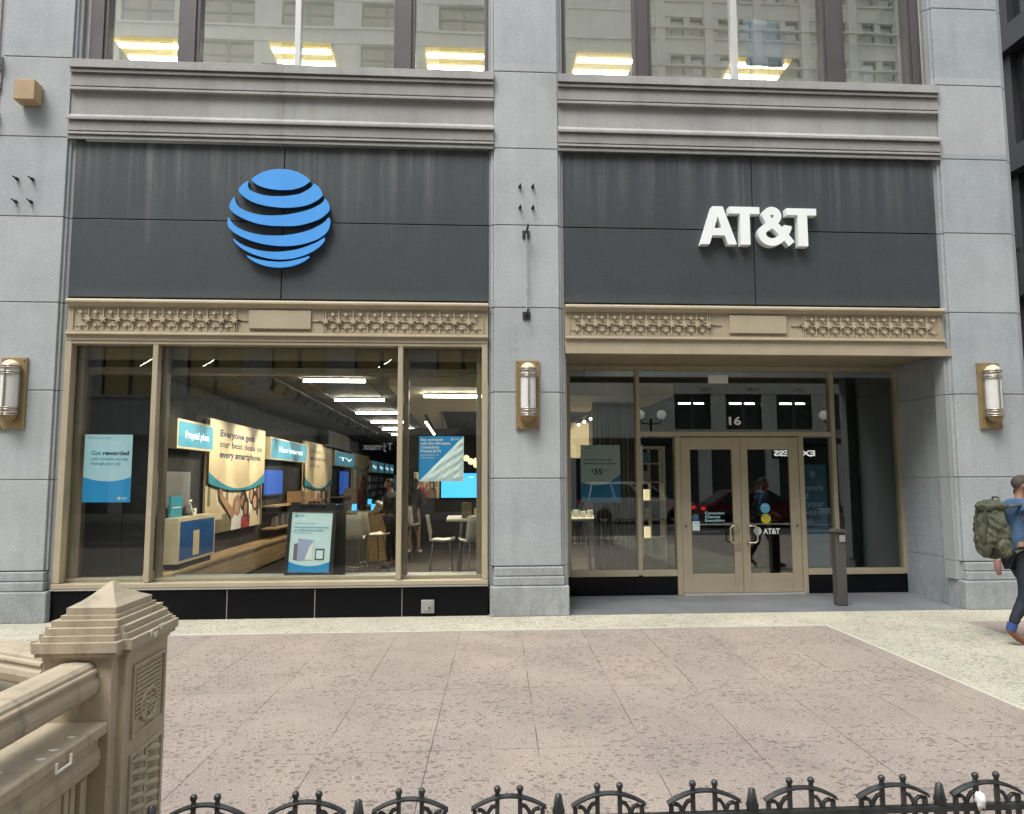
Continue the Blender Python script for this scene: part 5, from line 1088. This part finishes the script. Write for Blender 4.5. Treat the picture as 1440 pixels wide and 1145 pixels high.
# backpack: its own thing, carried on the man's back
bp = empty('backpack', (5.79, -2.0, 1.15), "olive green canvas backpack on the walking man's back", 'backpack')
vs = []; nU, nV = 20, 12; random.seed(11)
for jv in range(nV+1):
    t = jv/nV; z = -0.27+0.58*t; wv = math.sin(math.pi*min(1, max(0.02, t*0.86+0.10)))**0.5
    for iu in range(nU):
        a = 2*math.pi*iu/nU; ca, sa = math.cos(a), math.sin(a); ex = abs(ca)**0.7*(1 if ca > 0 else -1); ey = abs(sa)**0.7*(1 if sa > 0 else -1)
        rr = 1+0.05*math.sin(3*a+jv*0.9)+0.04*math.sin(7*a-jv*1.7)
        vs.append((-0.22+0.118*ex*wv*rr-0.02*t, 0.18*ey*wv*rr, z))
fs = [(jv*nU+i, jv*nU+(i+1) % nU, (jv+1)*nU+(i+1) % nU, (jv+1)*nU+i) for jv in range(nV) for i in range(nU)]+[tuple(reversed(range(nU))), tuple(range(nV*nU, nV*nU+nU))]
b_ = crumple(MB().add(vs, fs, olive, True).build('pack_body', bp), 0.022, 9.0)
def blob(c, sx_, sy_, sz_, mat, name, par):
    b = MB().ball((0, 0, 0), 1.0, mat, 16); b.v = [(c[0]+p[0]*sx_*(1+0.06*math.sin(9*p[2]+4*p[1])), c[1]+p[1]*sy_*(1+0.06*math.sin(8*p[2])), c[2]+p[2]*sz_) for p in b.v]; return crumple(b.build(name, par), 0.016, 11.0)
blob((-0.325, -0.01, -0.09), 0.055, 0.135, 0.17, olive, 'front_pocket', bp); blob((-0.21, -0.165, -0.15), 0.075, 0.035, 0.10, olive, 'side_pocket', bp); blob((-0.22, 0, 0.27), 0.135, 0.165, 0.07, olive, 'top_flap', bp)
m = MB()
for sy in (-0.13, 0.13): m.tube([(-0.12, sy, 0.27), (0.03, sy, 0.29), (0.155, sy, 0.20), (0.16, sy, 0.05), (0.06, sy*1.25, -0.12), (-0.10, sy*1.2, -0.20)], 0.018, olive, 8)
m.tube([(-0.17, -0.05, 0.33), (-0.16, -0.04, 0.37), (-0.16, 0.04, 0.37), (-0.17, 0.05, 0.33)], 0.012, olive, 6); m.build('strap', bp)
m = MB()
for sy in (-0.09, 0.06): m.tube([(-0.345, sy, 0.24), (-0.352, sy, 0.06), (-0.385, sy, -0.10)], 0.012, paint('olive_web', (0.05, 0.055, 0.03), 0.9) if 'olive_web' not in MATS else MATS['olive_web'], 6)
m.tube([(-0.30, -0.16, -0.27), (-0.31, -0.17, -0.35), (-0.29, -0.16, -0.42)], [0.03, 0.035, 0.02], paint('dull_red_cloth', (0.25, 0.12, 0.10), 0.9), 8); m.build('hanging_strap', bp)
STAND = dict(pel=(0, 0, 0.93), chest=(0.03, 0, 1.33), neck=(0.04, 0, 1.49), head=(0.08, 0, 1.61), shol=(0.03, 0.19, 1.40), shor=(0.03, -0.19, 1.40), elbl=(0.02, 0.25, 1.13), wril=(0.20, 0.17, 1.08), elbr=(0.02, -0.25, 1.13), wrir=(0.22, -0.15, 1.10),
             hipl=(0, 0.09, 0.90), hipr=(0, -0.09, 0.90), kner=(0.02, -0.11, 0.49), ankr=(0, -0.12, 0.085), toer=(0.15, -0.14, 0.035), knel=(0.02, 0.11, 0.49), ankl=(0, 0.12, 0.085), toel=(0.15, 0.14, 0.035))
person((-1.42, 5.2, 0.015), R(160), 'shop worker all in black holding a tablet, beside the right window post', STAND, skin_b, hair_d, black_c, black_c, black_c)
person((-1.20, 8.2, 0.015), R(80), 'woman in a dark grey dress facing the photo panel at the back of the shop', STAND, skin_b, hair_d, grey_c, grey_c, white_p, None, True, True)
person((5.05, 3.2, 0.015), R(-60), 'person in dark trousers standing behind the right entrance door', STAND, skin_b, hair_d, black_c, jeans, black_c)

# ------------------------------------------------------------------ the other side of the street (seen in the glass)
pale = stone('pale_limestone', (0.60, 0.60, 0.57), 40, 0.2, 0.08, 0.85, 0.3); tan_st = stone('tan_terracotta', (0.62, 0.60, 0.54), 40, 0.2, 0.08, 0.8, 0.3)
win_dark = paint('far_glass_dark', (0.05, 0.055, 0.055), 0.15, 0, 0.3); win_olive = glow('far_glass_olive', (0.20, 0.16, 0.06), 0.5); win_brown = paint('far_glass_brown', (0.24, 0.22, 0.19), 0.3, 0, 0.3); win_mid = paint('far_blind_grey', (0.40, 0.42, 0.42), 0.4, 0, 0.2); win_pale = paint('far_blind_pale', (0.74, 0.78, 0.79), 0.4, 0, 0.15); win_lit = glow('far_lit_window', (0.9, 0.75, 0.35), 0.25)
def facade(x0, x1, rows, cols, mat, label, top, ground=4.1, winmat=(win_dark, win_pale, win_dark), mull=True):
    r = empty('far_building', (x0, -30, 0), label, 'building'); m = MB(); y0, y1 = -0.35, 0.0; L = x1-x0
    z = ground
    for za, zb in rows:
        m.box(0, L, y0, y1, z, za, mat); xp = 0.0
        for a, c in cols(za): m.box(xp, a-x0, y0, y1-0.06, za, zb, mat); xp = c-x0
        m.box(xp, L, y0, y1-0.06, za, zb, mat); m.box(0, L, y1, y1+0.10, za-0.16, za-0.02, mat); z = zb
    m.box(0, L, y0, y1, z, top, mat); m.box(-0.2, L+0.2, y0, y1+0.5, top, top+0.6, mat); m.box(0, L, y0-14, y0-13.5, 0, top, mat); m.box(0, 0.4, y0-13.5, y0, 0, top, mat); m.box(L-0.4, L, y0-13.5, y0, 0, top, mat); m.box(0, L, y0-13.5, y0, top-0.3, top-0.01, mat)
    m.build('wall', r); protos = {}
    for za, zb in rows:
        for a, c in cols(za):
            key = (round(c-a, 2), round(zb-za, 2), random.random() < 0.5, za < 8)
            if key not in protos:
                b = MB(); w_, h_ = c-a, zb-za; b.box(0, w_, 0.0, 0.02, 0, h_, winmat[2] if za < 8 else winmat[1] if key[2] else winmat[0]); b.box(0, w_, 0.02, 0.06, h_*0.47, h_*0.55, iron); b.box(0, 0.10, 0.02, 0.06, 0, h_, iron); b.box(w_-0.10, w_, 0.02, 0.06, 0, h_, iron); b.box(0, w_, 0.02, 0.06, h_-0.14, h_, iron)  # black frame bars; the head bar also paints in the shadow under the lintel
                if mull and w_ > 1.6: b.box(w_*0.5-0.1, w_*0.5+0.1, 0.02, 0.10, 0, h_, frame_dark)
                o = protos[key] = b.build('window', r)
            else: o = protos[key].copy(); COL.objects.link(o); o.parent = r
            o.location = (a-x0, -0.30, za)
    return r
rowsL = [(6.2, 8.85)]+[(26.95-2.55*k, 28.55-2.55*k) for k in (7, 6, 5, 4, 3, 2, 1, 0, -1, -2)]
rowsR = [(4.6, 6.7)]+[(27.06-2.3*k, 28.32-2.3*k) for k in (8, 7, 6, 5, 4, 3, 2, 1, 0, -1, -2, -3)]
colL = lambda z: [(-14.66+4.37*k, -11.8+4.37*k) for k in range(-6, 6) if -11.8+4.37*k < 9.6]
def colR(z):
    if z < 5: return [(12.2+3.05*k, 14.4+3.05*k) for k in range(0, 9)]
    out = []
    for k in range(0, 10): out += [(11.75+2.85*k, 12.55+2.85*k), (12.89+2.85*k, 13.7+2.85*k)]
    return out
ba = facade(-42, 9.9, rowsL, colL, pale, 'grey limestone office block across the street with wide paired windows', 34.5, winmat=(win_brown, win_brown, win_olive))
bb = facade(9.91, 42, rowsR, colR, tan_st, 'tan terracotta office block across the street with narrow window pairs', 37.0, winmat=(win_mid, win_pale, win_dark))
for par, L in ((ba, 51.9), (bb, 32.09)):
    m = MB(); n = int(L/4)
    for k in range(n+1): m.box(max(0, k*4-0.35), min(L, k*4+0.35), -0.3, 0.02, 0, 4.1, pale)
    m.box(0, L, -0.35, -0.30, 0, 4.1, win_dark); m.box(0, L, -0.30, 0.05, 3.75, 4.098, black); m.build('shopfront', par)
for k, dx_ in ((-5, 1.1), (-2, 0.5), (-1, 1.8), (0, 0.7), (2, 1.2)):
    MB().prism([(0, 0), (0.07, 0), (0.75, 0.42), (0.68, 0.42)], (42-14.66+4.37*k+dx_, -0.278, 7.75), (1, 0, 0), (0, 0, 1), (0, 0.006, 0), tub2).build('lit_tube', ba)
# slim pilasters and dark string courses on the terracotta block
m = MB()
for k in range(11): m.box(0.92+2.85*k, 1.42+2.85*k, 0.0, 0.22, 7.0, 36.9, tan_st)
m.build('pilaster', bb); m = MB()
for k in range(12): m.box(0, 32.09, 0.0, 0.30, 8.66+2.3*k+0.42, 8.66+2.3*k+0.52, tan_st)
m.build('string_course', bb)
m = MB()
for k in range(3): m.box(2.29+3.05*k+0.3, 2.29+3.05*k+1.8, -0.279, -0.275, 6.1, 6.2, tub2)
m.build('lit_ceiling', bb)
def far_text(x_right, z, size, body, width, label, mat):
    sg = empty('shop_sign', (x_right, -29.93, z), label, 'sign'); b = MB(); sh = Sheet((0, 0, 0), (-1, 0, 0), (0, 0, 1)); sh.board(b, -0.1, -0.15, width+0.1, size, 0.05, black); b.build('sign_board', sg); b = MB(); sh.text(b, 0, 0, size, body, 0.004, mat, 0.03, width); b.build('lettering', sg)
glw = glow('sign_light', (0.95, 0.95, 0.9), 1.6)
far_text(20.45, 3.05, 0.45, 'EXPRESS', 2.5, 'white EXPRESS sign over a shop across the street', glw); far_text(-3.85, 3.32, 0.50, 'T·J·maxx', 1.55, 'white T·J·maxx sign over a shop across the street', glow('sign_dim', (0.8, 0.8, 0.78), 0.9))
# street lamps with white globes
globe_m = glow('lamp_globe', (0.85, 0.85, 0.78), 0.35)
def street_lamp(loc, label):
    r = empty('street_lamp', loc, label, 'street lamp', 'twin globe street lamps'); MB().lathe([(0.22, 0), (0.22, 0.3), (0.12, 0.4), (0.08, 1.2), (0.065, 4.6), (0.10, 4.62), (0.05, 4.8)], (0, 0, 0), iron, 14).build('pole', r); MB().tube([(-0.55, 0, 4.75), (-0.45, 0, 4.55), (0, 0, 4.5), (0.45, 0, 4.55), (0.55, 0, 4.75)], 0.04, iron, 8).build('arm', r)
    for s_ in (-1, 1): MB().ball((s_*0.55, 0, 4.98), 0.24, globe_m, 16).build('globe', r)
    return r
sl0 = street_lamp((9.4, -24.6, 0), 'twin globe street lamp across the street opposite the entrance'); dup(sl0, (19.0, -24.6, 0), 'twin globe street lamp across the street at the right'); dup(sl0, (-20.5, -24.6, 0), 'twin globe street lamp across the street at the left')
tyre = paint('tyre_rubber', (0.015, 0.015, 0.015), 0.8, 0, 0.1); car_glass = paint('car_glass', (0.02, 0.022, 0.024), 0.05, 0, 0); tail_r = glow('tail_light', (0.9, 0.03, 0.03), 1.0); head_w = paint('head_light', (0.7, 0.7, 0.7), 0.1, 0.2, 0)
def car(loc, rz, label, col_, L, h, cab, mat_name, lit=True):
    pm = paint(mat_name, col_, 0.2, 0.3, 0.05); r = empty('parked_car', loc, label, 'car', None, rz); w_ = 0.90; hl = L/2
    b = MB(); prof = [(-hl, 0.42), (-hl+0.06, 0.85), (-hl+0.3, h*0.60), (hl-0.9, h*0.58), (hl-0.15, h*0.50), (hl, 0.65), (hl, 0.35), (hl-0.3, 0.24), (-hl+0.2, 0.24)]
    b.prism(prof, (0, -w_, 0), (1, 0, 0), (0, 0, 1), (0, 2*w_, 0), pm); b.build('body', r, bevel=0.07)
    zb = h*0.585; a0, a1, a2, a3 = cab; lower = [(a0, zb), (a3, zb)]; upper = [(a1, h), (a2, h)]
    b = MB(); q = w_-0.05; q2 = w_-0.22
    vs = [(a0, -q, zb), (a3, -q, zb), (a2, -q2, h), (a1, -q2, h), (a0, q, zb), (a3, q, zb), (a2, q2, h), (a1, q2, h)]
    b.add(vs, [(0, 1, 2, 3), (7, 6, 5, 4), (3, 2, 6, 7), (1, 5, 6, 2), (0, 3, 7, 4)], pm); b.build('cabin', r, bevel=0.05)
    for s_ in (-1, 1):
        n = 3; 
        for k in range(n):
            t0_, t1_ = k/n+0.02, (k+1)/n-0.02; A = lambda t, u: (((a0+(a3-a0)*t)*(1-u)+(a1+(a2-a1)*t)*u), s_*(q*(1-u)+q2*u+0.012), zb+(h-zb)*u)
            b = MB(); vv = [A(t0_, 0.12), A(t1_, 0.12), A(t1_, 0.86), A(t0_, 0.86)]; b.add(vv, [(0, 1, 2, 3) if s_ < 0 else (3, 2, 1, 0)], car_glass); b.build('side_window', r)
    for nm, (xa, xb) in (('windscreen', (a3, a2)), ('rear_window', (a0, a1))):
        sg = 1 if xa > xb else -1; B_ = lambda u, y: (xa+(xb-xa)*u+sg*0.015, y*(q*(1-u)+q2*u)*0.88, zb+(h-zb)*u+0.01); b = MB(); b.add([B_(0.1, -1), B_(0.1, 1), B_(0.88, 1), B_(0.88, -1)], [(0, 1, 2, 3) if sg > 0 else (3, 2, 1, 0)], car_glass); b.build(nm, r)
    for sx_ in (-hl+0.85, hl-0.95):
        for s_ in (-1, 1):
            wl = MB().lathe([(0.2, -0.1), (0.32, -0.1), (0.34, -0.06), (0.34, 0.06), (0.32, 0.1), (0.2, 0.1)], (sx_, s_*(w_-0.08), 0.34), tyre, 20, 'Y').build('wheel', r); MB().lathe([(0.0001, s_*-0.08), (0.2, s_*-0.08), (0.21, s_*-0.095)], (sx_, s_*(w_-0.08), 0.34), galv, 14, 'Y').build('rim', wl)
    for s_ in (-1, 1): MB().box(-hl-0.02, -hl+0.10, s_*0.62-0.16, s_*0.62+0.16, h*0.47, h*0.55, tail_r if lit else red_m).build('tail_light', r); MB().box(hl-0.12, hl+0.01, s_*0.62-0.16, s_*0.62+0.16, 0.62, 0.74, head_w).build('headlight', r)
    return r
car((11.3, -16.2, -0.14), 0.0, 'dark red saloon car with lit tail lights on the road', (0.12, 0.008, 0.012), 4.5, 1.45, (-2.0, -1.1, 0.3, 1.3), 'car_paint_red')
car((7.3, -19.2, -0.14), 0.0, 'white estate car on the far side of the road', (0.7, 0.7, 0.69), 4.8, 1.75, (-2.2, -2.0, 0.35, 1.25), 'car_paint_white', False)
# dark tower beyond the side street at the right edge
dk_w = stone('dark_tower_stone', (0.030, 0.029, 0.030), 20, 0.3, 0.1, 0.6); tw = empty('dark_tower', (16, 4, 0), 'dark tower block beyond the side street at the right edge', 'building')
m = MB(); m.box(0, 24, 0, 60, 0, 48, dk_w)
for k in range(13): m.box(-0.5, 0, 0, 60, 3.2+3.6*k, 3.9+3.6*k, dk_w); 
for k in range(21): m.box(-0.25, 0, 0.2+2.9*k, 0.8+2.9*k, 0, 48, dk_w)
m.build('wall', tw); wg = paint('tower_glass', (0.02, 0.024, 0.025), 0.12, 0, 0.2); p_ = MB().box(-0.04, 0, 0, 2.28, 0, 2.86, wg).build('window', tw); p_.location = (0, 0.81, 3.92)
for k in range(0, 13):
    for q in range(0, 8):
        if k or q: c = p_.copy(); COL.objects.link(c); c.parent = tw; c.location = (0, 0.81+2.9*q, 3.92+3.6*k)
sg = empty('blade_sign', (15.3, 10.2, 8.0), 'small white sign on the dark tower at the right edge', 'sign'); MB().box(-0.15, 0.15, -0.05, 0.05, -0.45, 0.5, glow('blade_white', (0.8, 0.85, 0.85), 0.4)).build('sign_panel', sg); MB().box(0.15, 0.7, -0.03, 0.03, 0.2, 0.26, black).build('arm', sg)
